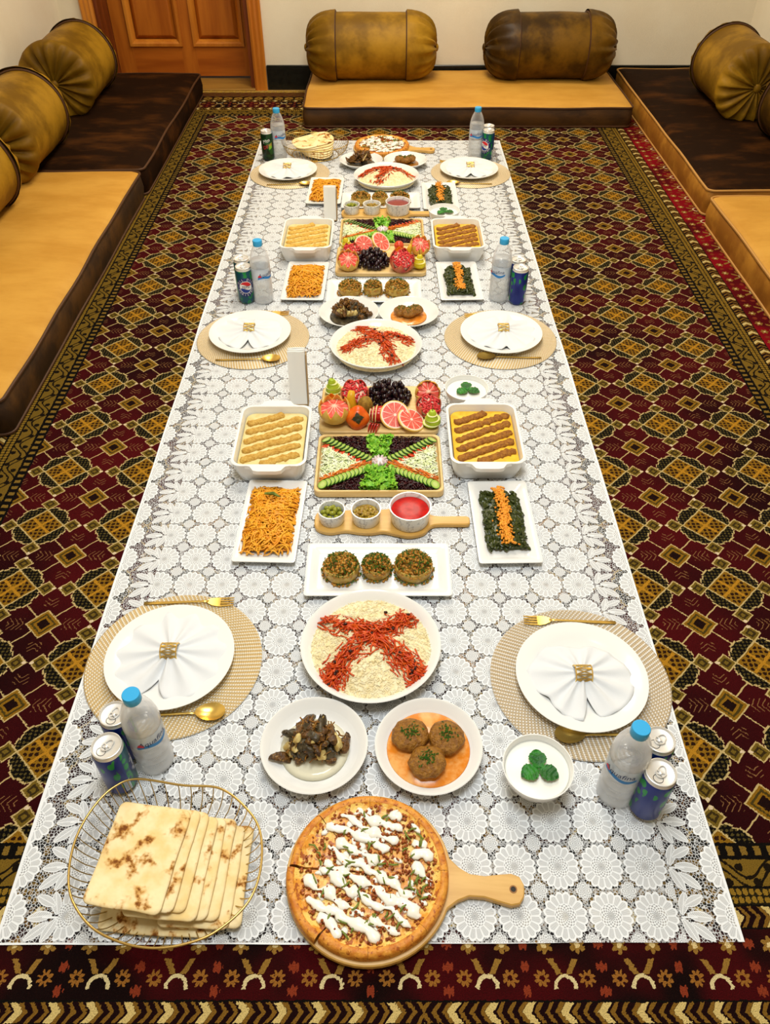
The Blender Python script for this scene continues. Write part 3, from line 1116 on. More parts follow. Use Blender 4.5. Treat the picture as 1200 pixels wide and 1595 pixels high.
ME = {}
ME['dinner'] = MB().lathe([(0.0, 0.0), (0.074, 0.0), (0.078, 0.003), (0.100, 0.009), (0.130, 0.019), (0.1345, 0.0215), (0.1345, 0.0235), (0.131, 0.0236), (0.100, 0.0135), (0.082, 0.0075), (0.0, 0.0065)], 64, cap0=False, cap1=False).mesh('dinner_plate', MT['porc'])
ME['platter'] = MB().lathe([(0.0, 0.0), (0.088, 0.0), (0.092, 0.002), (0.118, 0.016), (0.138, 0.031), (0.1455, 0.0385), (0.1475, 0.0415), (0.1455, 0.0425), (0.140, 0.040), (0.130, 0.029), (0.112, 0.013), (0.095, 0.007), (0.0, 0.006)], 72, cap0=False, cap1=False).mesh('serving_plate', MT['porc'])
ME['side'] = MB().lathe([(0.0, 0.0), (0.056, 0.0), (0.060, 0.002), (0.086, 0.017), (0.1000, 0.027), (0.1025, 0.030), (0.1005, 0.031), (0.096, 0.0285), (0.084, 0.0155), (0.066, 0.007), (0.0, 0.006)], 64, cap0=False, cap1=False).mesh('small_plate', MT['porc'])
ME['bowl'] = MB().lathe([(0.0, 0.0), (0.030, 0.0), (0.032, 0.004), (0.046, 0.018), (0.058, 0.042), (0.0640, 0.064), (0.0643, 0.067), (0.0625, 0.067), (0.0560, 0.042), (0.044, 0.020), (0.028, 0.008), (0.0, 0.006)], 56, cap0=False, cap1=False).mesh('bowl', MT['porc'])


def rect_plate_mesh(w, l):
    mb = MB()
    lv = [(0.022, 0.0, .006), (0.020, 0.003, .006), (0.002, 0.013, .008), (0.0, 0.015, .008), (0.0, 0.0165, .008), (0.002, 0.0172, .008), (0.014, 0.0150, .008), (0.024, 0.0075, .01), (0.03, 0.006, .01)]
    mb.loft([ring3(rrect(w - 2 * d, l - 2 * d, r, 4), z) for d, z, r in lv])
    return mb.mesh('rectangular_plate', MT['porc'], sharp=30)


ME['rect_s'] = rect_plate_mesh(0.152, 0.292)
ME['rect_m'] = rect_plate_mesh(0.338, 0.165)


def ramekin_mesh(r, h):
    return MB().lathe([(0.0, 0.0), (r * .86, 0.0), (r * .9, 0.003), (r, h - 0.001), (r, h), (r - .003, h), (r - .004, h - .002), (r * .84, 0.006), (0, 0.005)], 44, cap0=False, cap1=False).mesh('ramekin', MT['marble'])


ME['ram_s'] = ramekin_mesh(0.034, 0.036)
ME['ram_m'] = ramekin_mesh(0.0375, 0.038)
ME['ram_l'] = ramekin_mesh(0.052, 0.048)


def make_placemat(m):
    pr = [(0.0, 0.0)]
    n = 40
    top = [(0.001, 0.0022)]
    for i in range(n):
        r0 = 0.0046 * i
        top += [(r0 + 0.0006, 0.0014), (r0 + 0.0023, 0.0026), (r0 + 0.0041, 0.0015)]
    rim = top[-1][0]
    return MB().lathe([(0.001, 0.0), (rim + .001, 0.0), (rim + .002, 0.001)] + top[::-1], 72, cap0=True, cap1=True).mesh('placemat', m, sharp=0)


ME['mat_g'] = make_placemat(MT['mat_g'])
ME['mat_s'] = make_placemat(MT['mat_s'])

ROWW = {'front': 'front', 'middle': 'middle', 'far': 'far'}


# cutlery: head towards +X
def make_spoon():
    t = thing('spoon', 'x', 'spoon')
    mb = MB()
    mb.loft([[(x, w * cos(a), z + 0.0012 * sin(a)) for a in [2 * pi * i / 8 for i in range(8)]] for x, w, z in
             ((-0.105, 0.0045, 0.003), (-0.06, 0.0040, 0.0034), (-0.01, 0.0032, 0.0055), (0.03, 0.0024, 0.0068), (0.048, 0.0036, 0.0060))])
    part('handle', mb, MT['gold'], t, sharp=0)
    mb = MB()

    def bowlpt(u, v, off):
        a = 2 * pi * u
        r = v
        x = 0.072 + 0.030 * r * cos(a)
        y = 0.0205 * r * sin(a) * (1 + 0.12 * cos(a))
        return (x, y, 0.0012 + off + 0.0085 * r ** 2)
    for off, fl in ((0.0, 1), (0.0013, 0)):
        mb.grid(lambda u, v: bowlpt(u if not fl else -u, max(v, 0.02), off), 24, 6)
    part('bowl', mb, MT['gold'], t, sharp=0)
    return t


def make_fork():
    t = thing('fork', 'x', 'fork')
    mb = MB()
    mb.loft([[(x, w * cos(a), z + 0.0012 * sin(a)) for a in [2 * pi * i / 8 for i in range(8)]] for x, w, z in
             ((-0.105, 0.0045, 0.003), (-0.06, 0.0040, 0.0034), (-0.01, 0.0030, 0.0055), (0.03, 0.0026, 0.0068), (0.042, 0.0042, 0.0062))])
    part('handle', mb, MT['gold'], t, sharp=0)
    mb = MB()
    mb.loft([[(x, w * sy, z + sz * 0.0009) for sy, sz in ((-1, -1), (1, -1), (1, 1), (-1, 1))] for x, w, z in ((0.040, 0.005, 0.0062), (0.050, 0.0105, 0.0046), (0.062, 0.0125, 0.0030), (0.068, 0.0125, 0.0028))])
    part('head', mb, MT['gold'], t, sharp=50)
    for k in range(4):
        y = -0.0104 + 0.00693 * k
        mb = MB().loft([[(x, y * s + w * sy, z + sz * 0.0008) for sy, sz in ((-1, -1), (1, -1), (1, 1), (-1, 1))] for x, s, w, z in
                        ((0.066, 1, 0.0021, 0.0028), (0.085, 1, 0.0017, 0.0034), (0.098, 0.98, 0.0012, 0.0050))])
        part('tine', mb, MT['gold'], t, smooth=False)
    return t


# napkin: a square of linen pulled through a ring and fanned out; outline = (angle deg, radius)
def napkin_mesh(outline, seed, pleat=11):
    A = [(radians(a), r) for a, r in outline]

    def rad(a):
        a = a % (2 * pi)
        for i in range(len(A)):
            a0, r0 = A[i]
            a1, r1 = A[(i + 1) % len(A)]
            if i == len(A) - 1:
                a1 += 2 * pi
            for aa in (a, a + 2 * pi):
                if a0 <= aa <= a1:
                    k = (aa - a0) / max(1e-6, a1 - a0)
                    return r0 + (r1 - r0) * k
        return A[0][1]
    n, m = 132, 12

    def zed(a, q, r):
        ph = pleat * a + 2.2 * noise.noise(Vector((cos(a) * 1.5, sin(a) * 1.5, seed)))
        fold = 0.5 + 0.5 * sin(ph)
        fold = fold ** 1.3
        lift = 0.017 * (1 - q) ** 2 + 0.004
        amp = 0.017 * (q ** 0.6) * (1 - 0.72 * q)
        return lift + amp * fold + 0.003 * q * noise.noise(Vector((r * cos(a) * 30, r * sin(a) * 30, seed)))
    rings = []
    for off in (1, 0):
        seq = range(m + 1) if off else range(m, -1, -1)
        for k in seq:
            q = k / m
            ring = []
            for i in range(n):
                a = 2 * pi * i / n
                r = 0.010 + (rad(a) - 0.010) * q
                ring.append((r * cos(a) * 1.0, r * sin(a) * 1.0, zed(a, q, r) + (0.0014 if off else 0)))
            rings.append(ring)
    mb = MB().loft(rings, False, False)
    return mb.mesh('napkin', MT['napkin'], sharp=0)


def make_ring():
    t = thing('napkin_ring', 'x', 'napkin ring')
    rr, hw = 0.0185, 0.0165
    n = 10

    def P3(x, a):
        return (x, rr * sin(a), rr * cos(a))
    for sx in (-1, 1):
        part('hoop', MB().tube([P3(sx * hw, 2 * pi * i / 32) for i in range(32)], 0.0013, 5, closed=True), MT['gold'], t)
    mb = MB()
    for k in range(n):
        a0, a1 = 2 * pi * k / n, 2 * pi * (k + 1) / n
        am = (a0 + a1) / 2
        mb.tube([P3(-hw, a0), P3(hw, a0)], 0.0011, 5)
        mb.tube([P3(-hw, a0), P3(-hw * .5, a0 + (a1 - a0) * .25), P3(0, am), P3(hw * .5, a0 + (a1 - a0) * .75), P3(hw, a1)], 0.0010, 5)
        mb.tube([P3(-hw, a1), P3(-hw * .5, a0 + (a1 - a0) * .75), P3(0, am), P3(hw * .5, a0 + (a1 - a0) * .25), P3(hw, a0)], 0.0010, 5)
    part('lattice', mb, MT['gold'], t)
    mb = MB()
    r2 = rr - 0.0022
    mb.loft([[(x, r * sin(2 * pi * i / 32), r * cos(2 * pi * i / 32)) for i in range(32)] for x, r in ((-hw, r2), (hw, r2), (hw, r2 - .0012), (-hw, r2 - .0012), (-hw, r2))], False, False)
    part('liner', mb, MT['enamel'], t, label='cream inner band')
    return t


settings = [
    # key, placemat xy, plate xy, mat material, ring xy, napkin outline, spoon (x,y,rz), fork (x,y,rz), side word, row word
    ('front left', (-0.447, 0.982), (-0.452, 0.984), 'mat_g', (-0.451, 0.988), 5,
     [(0, .118), (18, .132), (45, .112), (70, .118), (88, .112), (112, .118), (140, .112), (165, .122), (185, .128), (205, .124), (228, .126), (243, .118), (256, .060), (272, .105), (292, .122), (318, .120), (340, .118)]),
    ('front right', (0.405, 0.938), (0.404, 0.935), 'mat_s', (0.404, 0.932), 6,
     [(0, .108), (14, .100), (38, .092), (60, .088), (82, .075), (104, .078), (128, .100), (150, .100), (172, .112), (186, .112), (200, .100), (214, .088), (240, .102), (262, .104), (272, .045), (284, .096), (305, .098), (330, .104)]),
    ('middle left', (-0.437, 2.279), (-0.446, 2.286), 'mat_g', (-0.447, 2.290), 7,
     [(0, .106), (25, .112), (45, .105), (75, .08), (100, .08), (130, .11), (150, .13), (175, .118), (200, .105), (230, .105), (258, .105), (270, .05), (284, .10), (310, .112), (335, .108)]),
    ('middle right', (0.382, 2.279), (0.384, 2.284), 'mat_g', (0.39, 2.288), 8,
     [(0, .108), (30, .118), (60, .125), (85, .13), (100, .10), (130, .105), (160, .115), (185, .124), (215, .115), (245, .104), (262, .108), (272, .085), (283, .128), (300, .124), (330, .112)]),
    ('far left', (-0.443, 3.730), (-0.450, 3.724), 'mat_g', (-0.452, 3.728), 9,
     [(0, .112), (30, .12), (60, .105), (90, .10), (120, .115), (150, .12), (180, .12), (210, .11), (250, .104), (270, .09), (290, .104), (330, .112)]),
    ('far right', (0.399, 3.738), (0.391, 3.739), 'mat_g', (0.396, 3.742), 10,
     [(0, .112), (30, .122), (60, .11), (90, .09), (120, .13), (150, .125), (180, .115), (210, .11), (250, .104), (270, .06), (290, .104), (330, .116)]),
]
spoon0, fork0, ring0 = make_spoon(), make_fork(), make_ring()
first = True
for key, mxy, pxy, mk, rxy, sd, outl in settings:
    left = key.endswith('left')
    rzm = U(0, 6)
    tone = 'silvery gold' if mk == 'mat_s' else 'gold'
    solo('placemat', ME[mk], None, '%s woven round placemat at the %s place setting' % (tone, key), 'placemat', (mxy[0], mxy[1], TZ), rzm, 'round woven placemats')
    solo('dinner_plate', ME['dinner'], None, 'white round dinner plate under the folded napkin at the %s place' % key, 'plate', (pxy[0], pxy[1], TZ + 0.0024), 0, 'dinner plates at the place settings')
    pz = TZ + 0.0024 + 0.0085
    solo('napkin', napkin_mesh(outl, sd), None, 'white linen napkin fanned out on the %s dinner plate' % key, 'napkin', (rxy[0], rxy[1], pz), 0, 'linen napkins in gold rings')
    rl = 'gold lattice napkin ring round the napkin at the %s place' % key
    rloc = (rxy[0], rxy[1], pz + 0.0190)
    sl = 'gold spoon on the placemat at the %s place' % key
    fl = 'gold fork half hidden behind the %s plate' % key
    sx, fx = (0.0, 0.0)
    # spoons lie in front of the plate, forks behind it; bowls and tines point to the middle of the cloth
    sgn = 1 if left else -1
    so = {'front left': (-0.420, 0.853, 0.03), 'front right': (0.432, 0.807, pi + 0.02), 'middle left': (-0.435, 2.142, 0.0), 'middle right': (0.395, 2.155, pi),
          'far left': (-0.43, 3.585, 0.0), 'far right': (0.38, 3.595, pi)}[key]
    fo = {'front left': (-0.440, 1.142, 0.02), 'front right': (0.405, 1.088, pi - 0.03), 'middle left': (-0.430, 2.436, 0.0), 'middle right': (0.372, 2.420, pi),
          'far left': (-0.42, 3.872, 0.0), 'far right': (0.36, 3.872, pi)}[key]
    if first:
        for o, lab, grp, loc, rz in ((ring0, rl, 'gold napkin rings', rloc, 0), (spoon0, sl, 'gold spoons', (so[0], so[1], TZ + .0022), so[2]), (fork0, fl, 'gold forks', (fo[0], fo[1], TZ + .0022), fo[2])):
            o['label'], o['group'], o.location, o.rotation_euler = lab, grp, loc, (0, 0, rz)
        first = False
    else:
        dup(ring0, rloc, 0, rl)
        dup(spoon0, (so[0], so[1], TZ + .0022), so[2], sl)
        dup(fork0, (fo[0], fo[1], TZ + .0022), fo[2], fl)


# ------------------------------------------------------------------ drinks
def text_polys(s, size):
    cu = bpy.data.curves.new('lettering', 'FONT')
    cu.body = s
    cu.size = size
    cu.align_x = 'CENTER'
    cu.align_y = 'CENTER'
    cu.resolution_u = 2
    o = bpy.data.objects.new('lettering', cu)
    COL.objects.link(o)
    dg = bpy.context.evaluated_depsgraph_get()
    me = o.evaluated_get(dg).to_mesh()
    v = [tuple(p.co) for p in me.vertices]
    f = [tuple(p.vertices) for p in me.polygons]
    o.evaluated_get(dg).to_mesh_clear()
    bpy.data.objects.remove(o)
    bpy.data.curves.remove(cu)
    return v, f


def wrap(mb, s, size, rad, th0, z0, bold=1.0, tilt=0.0, shear=0.0, xs=1.0):
    """lettering laid round a cylinder; th0 = 0 faces local -Y"""
    v, f = text_polys(s, size)
    out = []
    for x, y, z in v:
        x, y = (x + shear * y) * xs, y
        x, y = x * cos(tilt) - y * sin(tilt), x * sin(tilt) + y * cos(tilt)
        a = th0 + x / rad
        out.append((rad * sin(a), -rad * cos(a), z0 + y))
    mb.add(out, f)


def make_bottle():
    t = thing('water_bottle', 'x', 'bottle')
    pr = [(0.0, 0.003), (0.018, 0.0012), (0.030, 0.0), (0.0338, 0.004), (0.0345, 0.012), (0.0345, 0.035), (0.0335, 0.038), (0.0345, 0.042), (0.0345, 0.058), (0.0335, 0.061), (0.0345, 0.065),
          (0.0345, 0.082), (0.0335, 0.086), (0.0338, 0.090), (0.0338, 0.132), (0.0345, 0.138), (0.0338, 0.150), (0.0305, 0.168), (0.0245, 0.186), (0.0175, 0.200), (0.0138, 0.206), (0.0138, 0.214)]
    part('bottle_body', MB().lathe(pr, 36, cap0=False, cap1=False), MT['pet'], t, sharp=0)
    wp = [(max(r - 0.0016, 0.0005), z + 0.002) for r, z in pr if z <= 0.15]
    wp += [(0.0322, 0.153), (0.001, 0.153)]
    part('water', MB().lathe(wp, 32, cap0=True, cap1=True), MT['water'], t, sharp=0)
    part('label', MB().lathe([(0.0342, 0.092), (0.0342, 0.131)], 40, cap0=False, cap1=False), MT['labelf'], t, sharp=0)
    mb = MB()
    wrap(mb, 'Aquafina', 0.0185, 0.0346, 0.25, 0.112, tilt=0.10, shear=0.25, xs=0.92)
    part('label_lettering', mb, MT['navy'], t, smooth=False)
    mb = MB()
    n = 26
    for th0 in (0.25, 0.25 + pi):      # blue wave under the name
        v = []
        for i in range(n + 1):
            s = (i / n - 0.5) * 0.066
            a = th0 + s / 0.0345
            z1 = 0.1045 + s * 0.10 + 0.004 * sin(i / n * pi * 2)
            z0 = z1 - 0.006 - 0.003 * sin(i / n * pi)
            for z in (z0, z1):
                v.append((0.0345 * sin(a), -0.0345 * cos(a), z))
        mb.add(v, [(2 * i, 2 * i + 2, 2 * i + 3, 2 * i + 1) for i in range(n)])
    part('label_wave', mb, MT['blue'], t, smooth=False)
    mb = MB()
    v = []
    for i in range(n + 1):
        s = (i / n - 0.5) * 0.014 - 0.026
        a = 0.25 + s / 0.0346
        for z in (0.103, 0.103 + 0.009 * max(0.0, sin(pi * i / n)) ** 0.8):
            v.append((0.0347 * sin(a), -0.0347 * cos(a), z))
    mb.add(v, [(2 * i, 2 * i + 2, 2 * i + 3, 2 * i + 1) for i in range(n)])
    part('label_mark', mb, MT['redink'], t, smooth=False)
    cp = MB()
    n = 48
    rings = []
    for r, z in ((0.0152, 0.204), (0.0155, 0.2055), (0.0155, 0.221), (0.0148, 0.2228), (0.0, 0.2230)):
        rings.append([((r + (0.0004 if i % 2 and 0.0155 == r else 0)) * cos(2 * pi * i / n), (r + (0.0004 if i % 2 and 0.0155 == r else 0)) * sin(2 * pi * i / n), z) for i in range(n)])
    cp.loft(rings, True, False)
    part('cap', cp, MT['cap'], t)
    return t


bottle0 = make_bottle()
bl = [((-0.437, 0.758), 0.5, 'clear water bottle with blue cap beside the front bread basket'),
      ((0.425, 0.693), -0.9, 'clear water bottle with blue cap standing right of the front yogurt bowl'),
      ((-0.430, 2.535), 0.5, 'clear water bottle with blue cap behind the middle left plate'),
      ((0.404, 2.550), -0.9, 'clear water bottle with blue cap behind the middle right plate'),
      ((-0.508, 3.935), 0.3, 'clear water bottle with blue cap by the far bread basket'),
      ((0.436, 3.950), -0.4, 'clear water bottle with blue cap at the far right corner of the cloth')]
for i, ((x, y), rz, lab) in enumerate(bl):
    if i == 0:
        bottle0['label'], bottle0['group'] = lab, 'plastic water bottles'
        bottle0.location, bottle0.rotation_euler = (x, y, TZ), (0, 0, rz)
    else:
        dup(bottle0, (x, y, TZ), rz, lab)


def make_can(kind):
    t = thing('soda_can', 'x', 'can', group='slim soda cans')
    pr = [(0.0, 0.006), (0.018, 0.003), (0.021, 0.0), (0.023, 0.0008), (0.0262, 0.007), (0.029, 0.012), (0.029, 0.117), (0.0275, 0.1225)]
    part('can_body', MB().lathe(pr, 44, cap0=False, cap1=False), MT[kind], t, sharp=60)
    pr = [(0.0275, 0.1222), (0.0252, 0.1275), (0.0250, 0.1300), (0.0262, 0.1312), (0.0264, 0.1322), (0.0254, 0.1326), (0.0244, 0.1318), (0.0236, 0.1290), (0.0225, 0.1284), (0.0, 0.1286)]
    lid = part('lid', MB().lathe(pr, 40, cap0=False, cap1=False), MT['alu'], t, sharp=50)
    tab = MB()
    tp = [(0.0085 * cos(a) * (1 if sin(a) > 0 else .8), 0.012 * sin(a) - 0.002, 0.1302) for a in [2 * pi * i / 20 for i in range(20)]]
    tab.tube(tp, 0.0013, 5, closed=True)
    tab.tube([(-0.008, -0.001, 0.1302), (0.008, -0.001, 0.1302)], 0.0013, 5)
    tab.lathe([(0.0028, 0.1285), (0.0028, 0.1312), (0.0015, 0.1318)], 12, c=(0, 0.001, 0))
    o = part('pull_tab', tab, MT['alu'], t)
    op = MB().tube([(0.0085 * cos(a), 0.0075 * sin(a) + 0.0125, 0.1287) for a in [2 * pi * i / 20 for i in range(20)]], 0.0005, 4, closed=True)
    part('pour_opening_score', op, MT['dark'], t)
    if kind == 'cola':
        mb = MB()
        wrap(mb, 'PEPSI', 0.0135, 0.0292, 0.0, 0.066, xs=0.86)
        wrap(mb, 'PEPSI', 0.0137, 0.02921, 0.006, 0.066, xs=0.88)
        part('logo_lettering', mb, MT['navy'], t, smooth=False)
        mb = MB()
        for txt, a0, a1, flip in (('DIL DIL', 150, 30, False), ('PAKISTAN', 205, 335, True)):
            for i, ch in enumerate(txt):
                if ch == ' ':
                    continue
                a = radians(a0 + (a1 - a0) * i / (len(txt) - 1))
                s, z = 0.0285 * cos(a), 0.0285 * sin(a)
                wrap(mb, ch, 0.0112, 0.0292, s / 0.0292, 0.066 + z, tilt=(a - pi / 2) if not flip else (a + pi / 2))
        part('slogan_lettering', mb, MT['white'], t, smooth=False)
    else:
        mb = MB()
        wrap(mb, 'Mtn', 0.022, 0.0292, -0.15, 0.092, tilt=0.35, shear=0.2)
        part('brand_lettering', mb, MT['white'], t, smooth=False)
        mb = MB()
        wrap(mb, 'DEW', 0.021, 0.0292, 0.05, 0.068, tilt=0.35, shear=0.2)
        part('brand_lettering', mb, MT['redink'], t, smooth=False, label='red lettering')
    return t


can0 = make_can('cola')
cl = [((-0.489, 0.712), 2.5, 'blue and green soda can between the front water bottle and the bread basket'),
      ((-0.492, 0.776), 2.9, 'soda can standing behind the front left can and bottle, silver lid showing'),
      ((0.472, 0.662), 2.55, 'blue soda can with a green leaf print at the front right, foremost of its pair'),
      ((0.486, 0.724), 2.2, 'soda can behind the front right bottle, only its lid showing'),
      ((-0.489, 2.531), 0.22, 'soda can with a red, white and blue logo beside the middle left bottle'),
      ((-0.503, 2.592), 0.3, 'soda can hidden behind the logo can at the middle left'),
      ((0.466, 2.522), 2.75, 'blue and green soda can with plain back turned out at the middle right'),
      ((0.466, 2.583), 2.6, 'soda can hidden behind the blue can at the middle right'),
      ((0.491, 3.921), -0.75, 'soda can with a round logo at the far right corner'),
      ((0.497, 3.984), -0.5, 'soda can tucked behind the far right logo can')]
for i, ((x, y), rz, lab) in enumerate(cl):
    if i == 0:
        can0['label'] = lab
        can0.location, can0.rotation_euler = (x, y, TZ), (0, 0, rz)
    else:
        dup(can0, (x, y, TZ), rz, lab)
dew = make_can('dew')
dew['label'] = 'dark green soda can at the far left corner beside a water bottle'
dew.location, dew.rotation_euler = (-0.561, 3.914, TZ), (0, 0, 0.15)


# ------------------------------------------------------------------ food helpers
def strand(mb, p, d, L, r, bend, seg=4, n=4, zf=None, flat=1.0):
    """a limp strip starting near p heading d (angle), following zf(x, y)"""
    pts = []
    x, y = p[0] - cos(d) * L / 2, p[1] - sin(d) * L / 2
    for i in range(seg + 1):
        pts.append((x, y, zf(x, y) if zf else p[2]))
        d += bend
        x += cos(d) * L / seg
        y += sin(d) * L / seg
    mb.tube(pts, r, n)


def octa(mb, c, L, w, a, tilt=0.0):
    dx, dy, dz = cos(a) * L / 2, sin(a) * L / 2, sin(tilt) * L / 2
    nx, ny = -sin(a) * w / 2, cos(a) * w / 2
    x, y, z = c
    mb.add([(x - dx, y - dy, z - dz), (x + dx, y + dy, z + dz), (x + nx, y + ny, z), (x - nx, y - ny, z), (x, y, z + w / 2), (x, y, z - w / 2)],
           [(0, 3, 4), (0, 4, 2), (0, 2, 5), (0, 5, 3), (1, 4, 3), (1, 2, 4), (1, 5, 2), (1, 3, 5)])


def nz(x, y, f, s):
    return noise.noise(Vector((x * f, y * f, s)))


ROWS = ['front', 'middle', 'far']

# ------------------------------------------------------------------ rice with carrots, three plates
# arms of the carrot garnish: polylines in plate coordinates (metres)
arms = {
    'front': [[(-0.108, 0.062), (-0.05, 0.040), (0.0, 0.022), (0.045, -0.02), (0.085, -0.06), (0.108, -0.078)], [(0.088, 0.070), (0.05, 0.045), (0.0, 0.018), (-0.045, -0.03), (-0.075, -0.075), (-0.085, -0.098)]],
    'middle': [[(-0.062, 0.100), (-0.02, 0.05), (0.02, 0.0), (0.04, -0.05), (0.055, -0.105)], [(0.112, 0.02), (0.06, 0.035), (0.01, 0.025), (-0.05, -0.005), (-0.105, -0.035)]],
    'far': [[(-0.115, 0.0), (-0.07, 0.045), (0.0, 0.075), (0.06, 0.04), (0.12, -0.02)], [(0.0, 0.085), (-0.005, 0.03), (-0.02, -0.03), (-0.045, -0.09)]],
}
for k, (row, (px, py), n_g, n_c) in enumerate((('front', (-0.030, 1.003), 2600, 620), ('middle', (-0.029, 2.187), 1500, 420), ('far', (0.006, 3.612), 600, 260))):
    where = {'front': 'at the front, behind the two small curry plates', 'middle': 'halfway along the cloth', 'far': 'near the far end of the cloth'}[row]
    solo('serving_plate', ME['platter'], None, 'large round white plate under the rice ' + where, 'plate', (px, py, TZ), 0, 'large round rice plates')
    t = thing('rice_pilaf', 'rice mound under crossed carrot shreds ' + where, 'rice', (px, py, TZ), 0, 'rice dishes topped with carrot')

    def hz(x, y, s=k):
        r = math.hypot(x, y) / 0.130
        return 0.0235 + 0.024 * max(0, 1 - r ** 2.6) + 0.0025 * nz(x, y, 30, s)
    mb = MB()
    rings = []
    for q in (1.0, 0.96, 0.85, 0.7, 0.5, 0.3, 0.1):
        rings.append([(0.130 * q * cos(a), 0.130 * q * sin(a), hz(0.130 * q * cos(a), 0.130 * q * sin(a))) for a in [2 * pi * i / 48 for i in range(48)]])
    part('rice_bed', MB().loft([[(x * .99, y * .99, 0.014) for x, y, z in rings[0]]] + rings, False, True), MT['rice'], t, sharp=0)
    mb = MB()
    for i in range(n_g):
        r, a = 0.129 * sqrt(U(0, 1)), U(0, 2 * pi)
        x, y = r * cos(a), r * sin(a)
        octa(mb, (x, y, hz(x, y) + U(0.0002, 0.0016)), U(0.0085, 0.0115), U(0.0020, 0.0026), U(0, pi), U(-.3, .4))
    part('rice_grains', mb, MT['grain'], t, kind='stuff', smooth=False)
    mb = MB()
    rs = []
    for pl in arms[row]:
        sp = spline([Vector(p) for p in pl], 8, False)
        for i in range(n_c // 2):
            q = U(0, len(sp) - 1.001)
            j = int(q)
            a, b = sp[j], sp[j + 1]
            x, y = a[0] + (b[0] - a[0]) * (q - j), a[1] + (b[1] - a[1]) * (q - j)
            d = atan2(b[1] - a[1], b[0] - a[0])
            off = R.gauss(0, 0.0125)
            x, y = x - sin(d) * off, y + cos(d) * off
            rr_ = math.hypot(x, y)
            if rr_ > 0.126:
                x, y = x * 0.126 / rr_, y * 0.126 / rr_
            lift = U(0.001, 0.012) * max(0.2, 1 - abs(off) / 0.022)
            strand(mb, (x, y), d + R.gauss(0, 0.55), U(0.018, 0.034), U(0.0014, 0.0022), U(-.3, .3), 3, 4, lambda X, Y, l=lift: hz(X, Y) + l)
            if i % 34 == 0:
                rs.append((x + U(-.012, .012), y + U(-.012, .012), lift))
    part('carrot_shreds', mb, MT['carrot'], t, kind='stuff', sharp=0)
    for x, y, l in rs:
        part('raisin', MB().blob((x, y, hz(x, y) + l + 0.003), (0.0048, 0.0034, 0.003), rotm(0, 0, U(0, 3)), 0.25, 300, U(0, 9), 8, 5), MT['raisin'], t)

